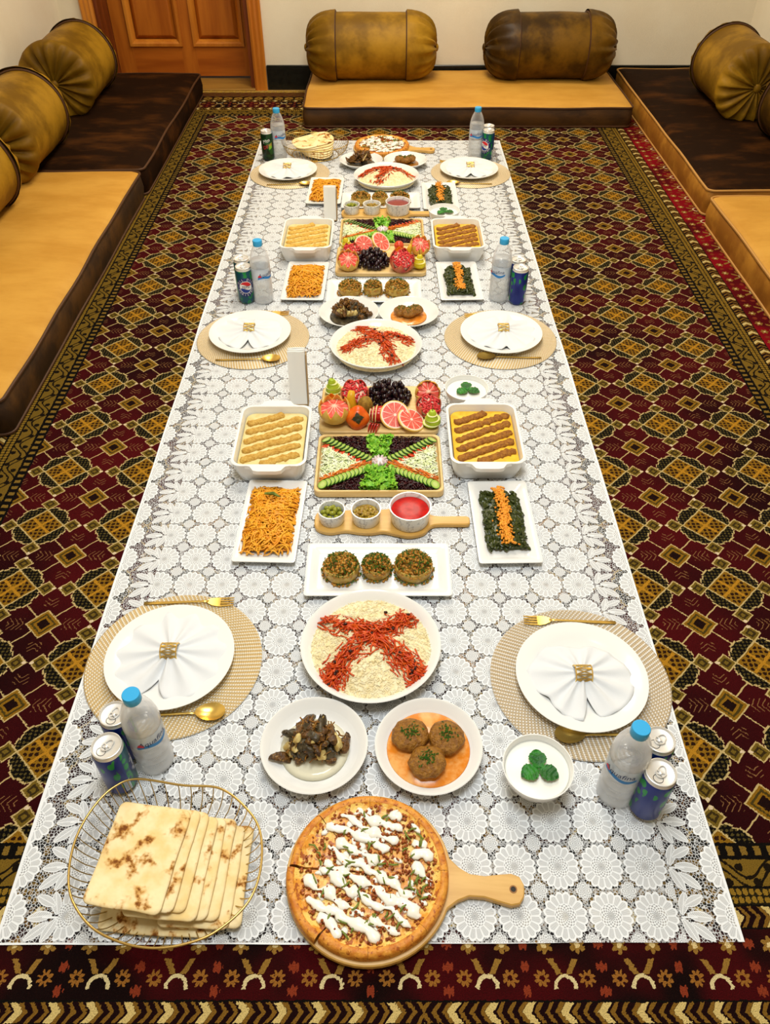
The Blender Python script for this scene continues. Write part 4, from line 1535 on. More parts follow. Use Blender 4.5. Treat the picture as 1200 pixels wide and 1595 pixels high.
# ------------------------------------------------------------------ meat and patties on small plates
meat_xy = [(-0.135, 0.775), (-0.123, 2.408), (-0.113, 3.832)]
kof_xy = [(0.083, 0.773), (0.081, 2.408), (0.097, 3.833)]
for k, row in enumerate(ROWS):
    x0, y0 = meat_xy[k]
    w = {'front': 'at the front left of the pizza', 'middle': 'beside the middle rice plate', 'far': 'at the far end'}[row]
    solo('small_plate', ME['side'], None, 'small round white plate under the dark fried meat ' + w, 'plate', (x0, y0, TZ), 0, 'small round white plates')
    t = thing('fried_meat', 'heap of dark browned meat pieces ' + w, 'meat', (x0, y0, TZ), 0, 'plates of fried meat')
    part('jus', MB().lathe([(0.064, 0.008), (0.066, 0.0095), (0.05, 0.0105), (0.0, 0.011)], 36, cap0=True, cap1=False), MT['jus'] if k == 0 else MT['meat2'], t, sharp=0)
    cnt = 62 if k == 0 else 44
    for i in range(cnt):
        lay = i / cnt
        r = (0.072 - 0.056 * lay) * sqrt(U(0.05, 1))
        a = U(0, 2 * pi)
        c = (r * cos(a) * 1.02, r * sin(a) * 0.80 + 0.008, 0.017 + 0.040 * lay + U(-.003, .004))
        mt = R.choice(['meat1', 'meat1', 'meat1', 'meat1', 'meat2', 'meat3']) if k < 2 else R.choice(['meat1', 'meat1', 'meat2'])
        part('meat_piece', MB().blob((0, 0, 0), (U(.010, .021), U(.007, .012), U(.006, .010)), None, 0.65, 100, U(0, 50), 14, 9), MT[mt], t, sharp=55,
             loc=c, rot=(U(-.8, .8), U(-.8, .8), U(0, 6)))
    mb = MB()
    for i in range(90):
        r, a = .055 * sqrt(U(0, 1)), U(0, 6.28)
        zz = .062 - .035 * (r / .055) ** 2 + U(-.004, .004)
        strand(mb, (r * cos(a), r * sin(a) * .8 + .008), U(0, 6.28), U(.010, .024), U(.0008, .0016), U(-.4, .4), 3, 4, lambda X, Y, z=zz: z + X * U(-.1, .1))
    part('meat_fibres', mb, MT['kofta'], t, kind='stuff', sharp=0)
    for i in range(5 if k < 2 else 3):       # bits of rib bone and skin standing out
        a = U(0, 6)
        c = Vector((U(-.035, .035), U(-.03, .03), 0.045))
        d = Vector((U(-.5, .5), U(-.5, .5), U(.3, .9))).normalized()
        part('skin_strip', MB().tube([c - d * .015, c + d * .006, c + d * U(.018, .028)], [0.0035, 0.003, 0.0012], 6), MT['meat3' if i == 0 else 'meat2'], t)
    x0, y0 = kof_xy[k]
    solo('small_plate', ME['side'], None, 'small round white plate under the meat patties ' + {'front': 'behind the front pizza', 'middle': 'beside the middle rice plate', 'far': 'in front of the far pizza'}[row], 'plate', (x0, y0, TZ), 0, 'small round white plates')
    solo('curry_sauce', MB().lathe([(0.070, 0.0085), (0.080, 0.0135), (0.078, 0.0150), (0.0, 0.0155)] if k == 0 else [(0.055, 0.0075), (0.062, 0.0100), (0.060, 0.0112), (0.0, 0.012)], 40, cap0=True, cap1=False), MT['curry' if k < 2 else 'curry_d'],
         'pool of %s sauce round the %s meat patties' % ('orange' if k < 2 else 'brown', row), 'sauce', (x0, y0, TZ), 0, 'curry sauces', sharp=0)
    spots = [(-0.034, 0.022, .037, 'back left'), (0.035, 0.016, .037, 'back right'), (-0.004, -0.036, .036, 'foremost')] if k == 0 else [(-0.026, 0.008, .027, 'left'), (0.024, 0.010, .027, 'right'), (0.0, -0.010, .026, 'foremost')]
    for i, (dx, dy, rd, nm) in enumerate(spots):
        o = solo('meat_patty', MB().blob((0, 0, 0), (rd, rd * .94, 0.0155), None, 0.13, 70, 20 + 7 * k + 3 * i, 26, 14), MT['kofta'],
                 '%s of the three brown meat patties in sauce on the %s small plate' % (nm, row), 'meat patty', (x0 + dx, y0 + dy, TZ + 0.026 + 0.002 * i), U(0, 3), 'meat patties in sauce', sharp=0)
        mb = MB()
        for j in range(60 if k == 0 else 26):
            hx, hy = R.gauss(0, 0.009), R.gauss(0, 0.009)
            q = (hx * hx + hy * hy) / rd ** 2
            if q < 0.8:
                octa(mb, (hx, hy, 0.0158 * sqrt(1 - q) + 0.0015), U(.004, .008), U(.002, .0034), U(0, pi), U(-.5, .5))
        part('chopped_herbs', mb, MT['herb'], o, kind='stuff', smooth=False)

# ------------------------------------------------------------------ stuffed vegetables on oblong plates
dol = [(-0.016, 1.235), (-0.039, 2.578), (-0.018, 3.385)]
for k, row in enumerate(ROWS):
    x0, y0 = dol[k]
    w = {'front': 'behind the front rice plate', 'middle': 'in front of the middle fruit board', 'far': 'behind the far sauce board'}[row]
    solo('oblong_plate', ME['rect_m'], None, 'wide oblong white plate ' + w, 'plate', (x0, y0, TZ), 0, 'oblong white plates lying across')
    for i, (dx, rd, nm) in enumerate(((-0.086, .042, 'left'), (-0.004, .034, 'middle'), (0.082, .044, 'right'))):
        t = thing('stuffed_vegetable', '%s of the three stuffed vegetable cups on the %s oblong plate' % (nm, row), 'stuffed vegetable', (x0 + dx, y0 + U(-.004, .004), TZ + 0.006), U(0, 3), 'stuffed vegetables topped with mince and herbs')
        mb = MB()
        n = 36
        rings = []
        for rk, z in ((rd * .86, 0.0), (rd * .98, 0.008), (rd * 1.0, 0.022), (rd * .97, 0.030), (rd * .93, 0.031), (rd * .9, 0.022), (rd * .8, 0.016)):
            rings.append([(rk * (1 + 0.05 * nz(cos(a), sin(a), 1.5, z * 30 + i + 5 * k)) * cos(a), rk * (1 + 0.05 * nz(cos(a), sin(a), 1.5, z * 30 + i + 5 * k)) * sin(a), z + 0.006 * (1 if z > .02 else 0) * nz(cos(a), sin(a), 1.2, i + 9 * k)) for a in [2 * pi * j / n for j in range(n)]])
        part('wrap', mb.loft(rings), MT['shell'], t, sharp=0)
        mb = MB()
        for j in range(260 if k == 0 else 140):
            r, a = rd * .98 * sqrt(U(0, 1)), U(0, 6.28)
            z = 0.022 + 0.022 * (1 - (r / rd) ** 2) + U(-.003, .003)
            mb.blob((r * cos(a), r * sin(a), z), (U(.003, .0055), U(.003, .005), U(.002, .004)), rotm(U(0, 3), 0, U(0, 3)), 0.3, 200, U(0, 9), 6, 4)
        for j in range(46):
            r, a = rd * U(0.96, 1.12), U(0, 6.28)
            mb.blob((r * cos(a), r * sin(a), 0.003), (U(.002, .005), U(.002, .004), .0025), rotm(0, 0, U(0, 3)), 0.3, 200, U(0, 9), 6, 4)
        part('filling', mb, MT['filling'], t, kind='stuff', sharp=0)
        mb = MB()
        for j in range(260 if k == 0 else 130):
            r, a = rd * 1.15 * sqrt(U(0, 1)), U(0, 6.28)
            z = 0.027 + 0.020 * (1 - (r / rd) ** 2) if r < rd else 0.003
            octa(mb, (r * cos(a), r * sin(a), max(z, .003) + U(0.002, .005)), U(.004, .008), U(.0022, .004), U(0, pi), U(-.5, .5))
        part('chopped_herbs', mb, MT['herb'], t, kind='stuff', smooth=False)

# ------------------------------------------------------------------ noodles (left) and spinach (right)
noo = [(-0.284, 1.402), (-0.290, 2.656), (-0.264, 3.495)]
spi = [(0.295, 1.399), (0.270, 2.656), (0.240, 3.436)]
for k, row in enumerate(ROWS):
    x0, y0 = noo[k]
    rz = (-0.03, -0.02, -0.02)[k]
    solo('oblong_plate', ME['rect_s'], None, 'oblong white plate under the %s noodles on the left' % row, 'plate', (x0, y0, TZ), rz, 'oblong white plates lying lengthwise')
    t = thing('noodle_heap', 'heap of orange yellow noodles on the %s left oblong plate' % row, 'noodles', (x0, y0, TZ), rz, 'heaps of noodles')

    def hz(x, y, s=k + 20):
        q = max(abs(x) / 0.064, abs(y) / 0.116)
        return 0.010 + 0.020 * max(0, 1 - q ** 2.5) + 0.004 * nz(x, y, 35, s)
    mb = MB().grid(lambda u, v: ((u - .5) * .116, (v - .5) * .212, hz((u - .5) * .116, (v - .5) * .212) - 0.002), 12, 20)
    part('noodle_bed', mb, MT['noodle_base'], t, sharp=0)
    mb = MB()
    for i in range((420, 300, 220)[k]):
        x, y = U(-.055, .055), U(-.104, .104)
        lift = U(0, 0.008)
        strand(mb, (x, y), U(0, 6.28), U(.03, .07), U(.0017, .0025), U(-.5, .5), 6, 4, lambda X, Y, l=lift: hz(max(-.066, min(.066, X)), max(-.118, min(.118, Y))) + l)
    mb.v = [(max(-.064, min(.064, x)), max(-.120, min(.120, y)), z) for x, y, z in mb.v]
    part('noodle_strands', mb, MT['noodle'], t, kind='stuff', sharp=0)
    if k == 0:
        part('pepper_strip', MB().tube([(-.022, .062, .045), (0, .060, .048), (.018, .050, .046)], [.003, .005, .002], 6), MT['pepper'], t)
    x0, y0 = spi[k]
    solo('oblong_plate', ME['rect_s'], None, 'oblong white plate under the %s spinach on the right' % row, 'plate', (x0, y0, TZ), (0.02, 0.02, 0.0)[k], 'oblong white plates lying lengthwise')
    t = thing('cooked_spinach', 'dark green cooked spinach with an orange stripe on the %s right oblong plate' % row, 'spinach', (x0, y0, TZ), (0.02, 0.02, 0.0)[k], 'plates of spinach with an orange stripe')
    mb = MB()
    for i in range((480, 340, 220)[k]):
        x, y = U(-.047, .047), U(-.098, .098)
        z = 0.011 + 0.016 * max(0, 1 - (abs(x) / .055) ** 2) * U(0.2, 1.0)
        mb.blob((x, y, z), (U(.006, .012), U(.004, .008), U(.002, .004)), rotm(U(-.7, .7), U(-.7, .7), U(0, 6)), 0.5, 120, U(0, 60), 7, 5)
    mb.loft([ring3(rrect(.092, .19, .02, 4), .007), ring3(rrect(.088, .186, .02, 4), .016), ring3(rrect(.05, .15, .02, 4), .022)])
    part('spinach_leaves', mb, MT['spin'], t, kind='stuff', sharp=50)
    mb = MB()
    for i in range((520, 360, 220)[k]):
        y = U(-.098, .104)
        x = R.gauss(0, .0078) + 0.003 * sin(y * 40)
        z = 0.029 + 0.005 * (1 - (x / .02) ** 2) + U(-.001, .002)
        mb.blob((x, y, z), (U(.0025, .0045), U(.002, .0035), U(.0018, .003)), rotm(U(0, 3), 0, U(0, 3)), 0.3, 200, U(0, 9), 6, 4)
    part('carrot_topping', mb, MT['mince'], t, kind='stuff', sharp=0)

# ------------------------------------------------------------------ baking dishes with piped puddings
def dish_parts():
    mb = MB()
    lv = [(0.016, 0.0, .03), (0.013, 0.003, .03), (0.006, 0.03, .03), (0.001, 0.060, .028), (-0.001, 0.064, .028), (-0.001, 0.066, .028), (0.001, 0.067, .028), (0.006, 0.066, .026), (0.010, 0.045, .026), (0.016, 0.010, .026), (0.024, 0.006, .02)]
    mb.loft([ring3(rrect(0.196 - 2 * d, 0.264 - 2 * d, r, 7), z) for d, z, r in lv])
    hs = []
    for sg in (-1, 1):
        o = [(-0.060, 0.0), (-0.046, 0.004), (-0.036, 0.020), (-0.024, 0.0235), (0.024, 0.0235), (0.036, 0.020), (0.046, 0.004), (0.060, 0.0), (0.05, -0.004), (-0.05, -0.004)]
        o = [(x, sg * (0.1318 + y)) for x, y in o]
        if sg < 0:
            o = o
        else:
            o = o[::-1]
        hs.append(MB().loft([[(x, y, z) for x, y in o] for z in (0.056, 0.060, 0.0655, 0.0668)]))
    return mb, hs


pud = [('front left', (-0.304, 1.680), 'pud_w', 'ridge_w', 'cream pudding with golden piped stripes'),
       ('front right', (0.270, 1.690), 'pud_y', 'ridge_y', 'yellow pudding with brown piped stripes'),
       ('middle left', (-0.301, 2.945), 'pud_w', 'ridge_p', 'cream pudding with pale yellow piped stripes'),
       ('middle right', (0.281, 2.945), 'pud_y', 'ridge_y', 'yellow pudding with dark golden piped stripes')]
dm, dh = dish_parts()
d0 = None
for k, (key, (x0, y0), mb_, mr_, desc) in enumerate(pud):
    lab = 'white rectangular baking dish with end handles at the ' + key
    if d0 is None:
        d0 = thing('baking_dish', lab, 'baking dish', (x0, y0, TZ), 0, 'white ceramic baking dishes')
        part('dish_body', dm, MT['porc'], d0, sharp=35)
        for h in dh:
            part('handle', h, MT['porc'], d0, sharp=35)
    else:
        dup(d0, (x0, y0, TZ), 0, lab)
    t = thing('pudding', desc + ' in the %s baking dish' % key, 'pudding', (x0, y0, TZ), 0, 'puddings in the baking dishes')
    mb = MB().loft([ring3(rrect(0.160, 0.228, .026, 6), 0.012), ring3(rrect(0.172, 0.240, .026, 6), 0.046), ring3(rrect(0.166, 0.234, .024, 6), 0.049), ring3(rrect(0.08, 0.12, .02, 6), 0.050)])
    part('pudding_base', mb, MT[mb_], t, sharp=0)
    ang = radians(24 if k % 2 == 0 else 27)
    nr = 6
    for j in range(nr):
        c = -0.118 + 0.236 * (j + 0.5) / nr + (0.0)
        pts, rad_ = [], []
        s = -0.2
        while s <= 0.2:
            x = s * cos(ang)
            y = c + s * sin(ang) + 0.004 * nz(s, c, 30, j)
            if abs(x) < 0.079 and abs(y) < 0.110:
                pts.append((x, y, 0.0495 + 0.002 * nz(x, y, 60, k)))
                rad_.append(0.0128 * (1 + 0.42 * nz(s, j, 85, k)))
            s += 0.006
        if len(pts) > 2:
            rad_[0] *= .5
            rad_[-1] *= .5
            sb = MB().tube(pts, rad_, 10)
            sb.v = [(x + .003 * nz(x, y, 150, j), y + .004 * nz(x, y, 130, j + 9), .0495 + (z - .0495) * .55 + .0022 * nz(x, y, 120, j + 4)) for x, y, z in sb.v]
            part('piped_stripe', sb, MT[mr_], t, sharp=0)

# ------------------------------------------------------------------ yogurt bowls with mint
for k, (row, (x0, y0), w) in enumerate((('front', (0.277, 0.709), 'at the front beside the right placemat'), ('middle', (0.238, 1.900), 'behind the front right baking dish'), ('far', (0.241, 3.160), 'behind the middle right baking dish'))):
    solo('bowl', ME['bowl'], None, 'round white bowl of yogurt ' + w, 'bowl', (x0, y0, TZ), 0, 'white yogurt bowls')
    solo('yogurt', MB().lathe([(0.040, 0.018), (0.0545, 0.043), (0.0585, 0.053), (0.055, 0.0545), (0.0, 0.055)], 44, cap0=True, cap1=False), MT['yog'], 'smooth white yogurt in the bowl ' + w, 'yogurt', (x0, y0, TZ), 0, 'bowls of yogurt', sharp=0)
    t = thing('mint_sprig', 'three green mint leaves on the yogurt ' + w, 'mint', (x0 + 0.002, y0 - 0.002, TZ + 0.056), (0.1, 0.2, 0.3)[k], 'mint sprigs on yogurt')
    for a in (85, 200, 325):
        mb = MB()
        ar = radians(a)

        def leaf(u, v, ar=ar):
            s = u
            wd = 0.0165 * sin(pi * min(1, s * 0.97 + 0.03)) ** 0.75 * (1 + 0.06 * sin(s * 60))
            l = 0.001 + 0.037 * s
            q = (v - .5) * 2
            x, y = l, wd * q
            z = 0.003 + 0.003 * sin(s * 3) + 0.002 * abs(q) + 0.0012 * sin(s * 26 - abs(q) * 4)
            return (x * cos(ar) - y * sin(ar), x * sin(ar) + y * cos(ar), z)
        mb.grid(leaf, 16, 8)
        part('leaf', mb, MT['mint'], t, sharp=0)

# ------------------------------------------------------------------ sauce boards
def paddle():
    o = spline([(-0.172, 0.0), (-0.165, -0.030), (-0.132, -0.044), (-0.095, -0.037), (-0.060, -0.043), (-0.030, -0.045), (0.0, -0.040), (0.035, -0.050), (0.065, -0.056), (0.098, -0.046), (0.118, -0.022), (0.140, -0.0155), (0.185, -0.0155),
                (0.212, -0.014), (0.216, 0.0), (0.212, 0.014), (0.185, 0.0155), (0.140, 0.0155), (0.118, 0.022), (0.098, 0.046), (0.065, 0.056), (0.035, 0.050), (0.0, 0.040), (-0.030, 0.045), (-0.060, 0.043), (-0.095, 0.037), (-0.132, 0.044), (-0.165, 0.030)], 4)
    return MB().slab(o, 0.0, 0.013, 0.0025).mesh('sauce_board', MT['bamboo'], sharp=40)


pm = paddle()
for k, (row, (x0, y0)) in enumerate((('front', (-0.004, 1.402)), ('far', (-0.012, 3.262)))):
    solo('sauce_board', pm, None, 'scalloped bamboo board with a handle under the %s three ramekins' % row, 'serving board', (x0, y0, TZ), 0, 'bamboo sauce boards')
    z = TZ + 0.013
    for nm, me, dx, rr_, hh, fillname in (('left', 'ram_s', -0.128, .034, .036, 'olives'), ('middle', 'ram_m', -0.043, .0375, .038, 'pickles'), ('right', 'ram_l', 0.066, .052, .048, 'red sauce')):
        solo('ramekin', ME[me], None, '%s marbled white ramekin of %s on the %s sauce board' % (nm, fillname, row), 'ramekin', (x0 + dx, y0, z), 0, 'marbled ramekins')
        bx = x0 + dx
        if fillname == 'olives':
            n = 0
            for lay, cnt, ra in ((0.013, 7, .020), (0.024, 8, .0205), (0.031, 4, .0095)):
                for j in range(cnt):
                    a = 2 * pi * j / cnt + lay * 60
                    solo('olive', MB().blob((0, 0, 0), (.0085, .0066, .0066), None, 0.05, 90, j, 12, 8), MT['olive'], 'green olive in the left ramekin of the %s sauce board' % row, 'olive',
                         (bx + ra * cos(a), y0 + ra * sin(a), z + lay), 0, 'green olives in the %s ramekin' % row, sharp=0, rot=(U(-.4, .4), U(-.4, .4), U(0, 6)))
        elif fillname == 'pickles':
            mb = MB()
            for j in range(60):
                r, a = 0.029 * sqrt(U(0, 1)), U(0, 6.28)
                mb.blob((r * cos(a), r * sin(a), 0.020 + 0.012 * (1 - (r / .03) ** 2) + U(-.002, .002)), (U(.004, .009), U(.003, .006), U(.002, .004)), rotm(U(-.6, .6), U(-.6, .6), U(0, 6)), 0.4, 120, U(0, 50), 8, 5)
            mb.lathe([(0.028, 0.008), (0.031, 0.024), (0, 0.026)], 24, cap1=False)
            solo('mixed_pickles', mb, MT['pickle'], 'chopped mixed pickles in the middle ramekin of the %s sauce board' % row, 'pickles', (bx, y0, z), 0, None, 'stuff')
        else:
            solo('red_sauce', MB().lathe([(0.040, 0.008), (0.0465, 0.036), (0.044, 0.0372), (0.02, 0.039), (0.0, 0.038)], 40, cap0=True, cap1=False), MT['ketchup' if k == 0 else 'ketchup_f'], 'red sauce in the right ramekin of the %s sauce board' % row, 'sauce', (bx, y0, z), 0, 'red sauces', sharp=0)


# ------------------------------------------------------------------ fruit boards
def tray_mesh():
    mb = MB()
    lv = [(0.003, 0.0, .016), (0.0, 0.003, .018), (0.0, 0.020, .018), (0.0015, 0.022, .018), (0.006, 0.022, .016), (0.008, 0.020, .015), (0.009, 0.009, .014), (0.012, 0.008, .012)]
    mb.loft([ring3(rrect(0.338 - 2 * d, 0.240 - 2 * d, r, 6), z) for d, z, r in lv])
    return mb.mesh('wooden_tray', MT['bamboo_l'], sharp=40)


ME['board'] = MB().slab(rrect(0.340, 0.226, 0.022, 7), 0.0, 0.017, 0.003).mesh('wooden_board', MT['bamboo_l'], sharp=40)
ME['tray'] = tray_mesh()
ORD = ['first', 'second', 'third', 'fourth', 'fifth', 'sixth', 'seventh', 'eighth', 'ninth', 'tenth', 'eleventh', 'twelfth']
FB = {'front': (-0.0175, 1.868), 'middle': (-0.0160, 2.823)}
SB = {'front': (-0.016, 1.617), 'middle': (-0.012, 3.062)}
for row in ('front', 'middle'):
    solo('fruit_board', ME['board'], None, 'light bamboo board carrying the %s fruit arrangement' % row, 'serving board', FB[row] + (TZ,), 0, 'bamboo fruit boards')
    solo('salad_tray', ME['tray'], None, 'light bamboo tray with a raised rim under the %s salad' % row, 'tray', SB[row] + (TZ,), 0, 'bamboo salad trays')
FZ0 = TZ + 0.017


def shell(mb, rad, top, zig, n=72, teeth=9, thick=0.92, sq=1.0):
    """lower part of a hollow ball, zigzag rim; centre at height rad"""
    def lat(i):
        f = (i / n * teeth) % 1.0
        return top + zig * (abs(f - 0.5) * 4 - 1)
    rings = []
    for k in range(9):
        q = k / 8
        ring = []
        for i in range(n):
            la = -pi / 2 + 0.12 + (lat(i) + pi / 2 - 0.12) * q
            ring.append((rad * cos(la) * cos(2 * pi * i / n), rad * cos(la) * sin(2 * pi * i / n), rad * sq * (1 + sin(la))))
        rings.append(ring)
    for k in range(5):
        q = 1 - k / 4 * 0.6
        ring = []
        for i in range(n):
            la = -pi / 2 + 0.12 + (lat(i) + pi / 2 - 0.12) * q
            ring.append((rad * thick * cos(la) * cos(2 * pi * i / n), rad * thick * cos(la) * sin(2 * pi * i / n), rad * sq * (1 + sin(la) * (1 if k == 0 else thick))))
        rings.append(ring)
    mb.loft(rings, True, False)
    return mb


def carved_grapefruit(label, loc, rad, tilt, rz):
    t = thing('carved_grapefruit', label, 'grapefruit', loc, rz, 'zigzag carved grapefruits')
    t.rotation_euler = (tilt, 0, rz)
    part('rind', shell(MB(), rad, 0.24, 0.28), MT['rind'], t, sharp=35)
    mb = MB()
    n = 80
    rings = []
    for q in (1.0, 0.9, 0.7, 0.45, 0.2, 0.05):
        ring = []
        for i in range(n):
            a = 2 * pi * i / n
            g = abs(sin(a * 4.5))
            z = rad * 1.02 + 0.010 * (1 - q ** 2) - 0.007 * (1 - g) ** 2 * sin(pi * min(1, q * 1.1))
            ring.append((rad * 0.88 * q * cos(a), rad * 0.88 * q * sin(a), z))
        rings.append(ring)
    part('flesh', mb.loft([[(x, y, z - 0.02) for x, y, z in rings[0]]] + rings, False, True), MT['flesh'], t, sharp=0)
    mb = MB()
    for k in range(9):
        a = 2 * pi * (k + 0.0) / 9
        mb.tube([(0.003 * cos(a), 0.003 * sin(a), rad * 1.02 + .0105), (rad * .45 * cos(a), rad * .45 * sin(a), rad * 1.02 + .0025), (rad * .86 * cos(a), rad * .86 * sin(a), rad * 1.02 + .0005)], [.0022, .0012, .0016], 5)
    part('pith', mb.blob((0, 0, rad * 1.02 + 0.011), (.004, .004, .002), nu=10, nv=6), MT['pith'], t)
    return t


def pomegranate(label, loc, rad, tilt, rz, n_ar=170):
    t = thing('pomegranate_half', label, 'pomegranate', loc, rz, 'opened pomegranates')
    t.rotation_euler = (tilt, 0, rz)
    part('skin', shell(MB(), rad, 0.12, 0.34, teeth=6), MT['pom'], t, sharp=35)
    mb = MB().lathe([(rad * .86, rad * .8), (rad * .8, rad * 1.06), (rad * .4, rad * 1.2), (0, rad * 1.22)], 30, cap1=False)
    part('membrane', mb, MT['pith'], t, sharp=0)
    mb = MB()
    for i in range(n_ar):
        r, a = rad * .86 * sqrt(U(0, 1)), U(0, 6.28)
        if abs(sin(a * 3)) < 0.12 and r > rad * .2:
            continue
        z = rad * (1.08 + 0.16 * (1 - (r / rad) ** 2)) + U(0, .0025)
        mb.blob((r * cos(a), r * sin(a), z), (.0042, .0032, .0032), rotm(U(-.6, .6), U(-.6, .6), U(0, 3)), 0, 1, 0, 7, 5)
    part('seeds', mb, MT['aril'], t, kind='stuff', sharp=0)
    return t


def pear(label, loc, h, skin, rz, tiers=4):
    t = thing('carved_pear', label, 'pear', loc, rz, 'pears cut into stepped slices')
    prof = [(0.0, 0.55), (0.1, 0.86), (0.25, 1.0), (0.4, 0.96), (0.55, 0.78), (0.7, 0.58), (0.85, 0.46), (0.96, 0.30), (1.0, 0.08)]
    rad = h * 0.42

    def rr_(q):
        for (a, ra), (b, rb) in zip(prof, prof[1:]):
            if a <= q <= b:
                return rad * (ra + (rb - ra) * (q - a) / (b - a))
        return rad * .08
    for k in range(tiers):
        q0, q1 = k / tiers, (k + 1) / tiers
        mb = MB()
        pr = [(rr_(q0 + (q1 - q0) * j / 5), h * (q0 + (q1 - q0) * j / 5)) for j in range(6)]
        if k:
            pr = [(pr[0][0] * 0.9, pr[0][1])] + pr
        flare = rad * 0.10 if k < tiers - 1 else 0
        pr = pr[:-1] + [(pr[-1][0] + flare, pr[-1][1] - 0.001)]
        mb.lathe(pr, 28, cap0=True, cap1=True)
        part('pear_slice', mb, skin, t, sharp=40, loc=(U(-.0025, .0025), U(-.0025, .0025), 0), rot=(0.0, 0, U(0, 6)))
        if k < tiers - 1:
            part('cut_face', MB().lathe([(pr[-1][0] * .98, h * q1 - .0008), (pr[-1][0] * .9, h * q1 + .0006), (0, h * q1 + .0008)], 28, cap0=False, cap1=False), MT['pearcut'], t, sharp=0)
    part('stem', MB().tube([(0, 0, h * .97), (.001, 0, h * 1.12), (.005, 0, h * 1.32)], [.0014, .0011, .0014], 6), MT['stalk'], t)
    return t


def citrus_slice(label, loc, rad, rot, grp='round grapefruit slices'):
    s = rad / 0.042
    mb = MB().lathe([(0.0, -0.0035), (0.039, -0.0035), (0.042, -0.002), (0.042, 0.002), (0.0395, 0.0035), (0.0, 0.0038)], 44, cap0=False, cap1=False)
    o = solo('grapefruit_slice', mb, MT['gfslice'], label, 'grapefruit', loc, 0, grp, sharp=30, rot=rot)
    o.scale = (s, s, s)
    return o


GRAPE = MB().blob((0, 0, 0), (.0078, .0078, .0108), nu=14, nv=9).mesh('grape', MT['grape'], sharp=0)


def grapes(label, loc, w, l, h, n):
    t = thing('grape_bunch', label, 'grapes', loc, 0, 'bunches of black grapes')
    part('stalk', MB().tube([(0, -l * .3, h * .3), (0, 0, h * .55), (0, l * .3, h * .4), (.004, l * .52, h * .5)], .0018, 6), MT['stalk'], t)
    placed = []
    tries = 0
    while len(placed) < n and tries < 4000:
        tries += 1
        a, r = U(0, 6.28), sqrt(U(0, 1))
        x, y = w * .5 * r * cos(a), l * .5 * r * sin(a)
        z = 0.009 + max(0.0, h * (1 - r ** 2) ** .6 * U(.25, 1.0) - .006)
        if all((x - p[0]) ** 2 + (y - p[1]) ** 2 + (z - p[2]) ** 2 > 0.0118 ** 2 for p in placed):
            placed.append((x, y, z))
            part('grape', GRAPE, None, t, loc=(x, y, z), rot=(U(-1.2, 1.2), U(-1.2, 1.2), U(0, 6)))
    return t


def persimmon(label, loc, rad):
    t = thing('persimmon', label, 'persimmon', loc, 0)
    t.rotation_euler = (1.0, 0.15, 0)
    mb = MB()
    n = 40
    rings = []
    for k in range(15):
        la = -pi / 2 + pi * min(max(k / 14, .02), .98)
        rings.append([(rad * cos(la) * (1 + .05 * cos(4 * 2 * pi * i / n)) * cos(2 * pi * i / n), rad * cos(la) * (1 + .05 * cos(4 * 2 * pi * i / n)) * sin(2 * pi * i / n), rad * .78 * sin(la) - rad * .10 * math.exp(-((la - pi / 2) / .35) ** 2)) for i in range(n)])
    part('skin', mb.loft(rings), MT['persim'], t, sharp=0)
    for k in range(4):
        a0 = 2 * pi * k / 4 + .3
        mb = MB().grid(lambda u, v: ((0.001 + rad * .5 * u) * cos(a0) - (v - .5) * rad * .42 * sin(pi * min(.98, u + .08)) * sin(a0), (0.001 + rad * .5 * u) * sin(a0) + (v - .5) * rad * .42 * sin(pi * min(.98, u + .08)) * cos(a0), rad * .735 + .001 + .002 * sin(u * 5)), 6, 4)
        part('calyx_leaf', mb, MT['calyx'], t, sharp=0)
    return t


def carved_apple(label, loc, rad, rz):
    t = thing('carved_apple', label, 'apple', loc, rz)
    part('apple_half', MB().blob((0, 0, rad * .62), (rad, rad * .85, rad * .75), None, .06, 40, 1, 28, 16), MT['apple'], t, sharp=0)
    for k in range(5):
        mb = MB()
        w = rad * (1.0 - .1 * k)
        mb.loft([[(w * cos(a), y, rad * .45 + w * .75 * max(0.0, sin(a)) + .001) for a in [pi * i / 14 for i in range(15)]] for y in (0, .0024)], True, True, True)
        part('apple_slice', mb, MT['apple' if k % 2 else 'applecut'], t, sharp=40, loc=(-rad * .25 - .0042 * k, rad * .12 + .002 * k, .006), rot=(0, -.25 - .05 * k, 1.15))
    return t


bx, by = FB['front']
pear('green pear cut in steps with its stem, back left corner of the front fruit board', (-0.155, 1.940, FZ0), 0.054, MT['pear'], .4)
pear('green pear cut in steps, front right corner of the front fruit board', (0.133, 1.782, FZ0), 0.054, MT['pear'], 1.4)
pomegranate('opened pomegranate half at the back of the front fruit board beside the pear', (-0.088, 1.918, FZ0 - .004), 0.042, 0.5, 0)
pomegranate('opened pomegranate half at the right side of the front fruit board', (0.116, 1.852, FZ0 - .004), 0.038, 0.5, 0.6)
grapes('big bunch of black grapes in the middle of the front fruit board', (0.008, 1.910, FZ0), 0.130, 0.120, 0.052, 88)
carved_grapefruit('carved grapefruit half at the back right of the front fruit board', (0.118, 1.930, FZ0 - .002), 0.038, 0.75, 0.3)
carved_grapefruit('yellow grapefruit carved like a zigzag basket, front left of the front fruit board', (-0.143, 1.803, FZ0), 0.0460, 0.06, 0)
solo('orange_wedge', shell(MB(), .026, .1, .25, teeth=7), MT['orange'], 'orange citrus piece behind the zigzag grapefruit on the front fruit board', 'orange', (-0.152, 1.872, FZ0), 0, sharp=35, rot=(.3, 0, 0))
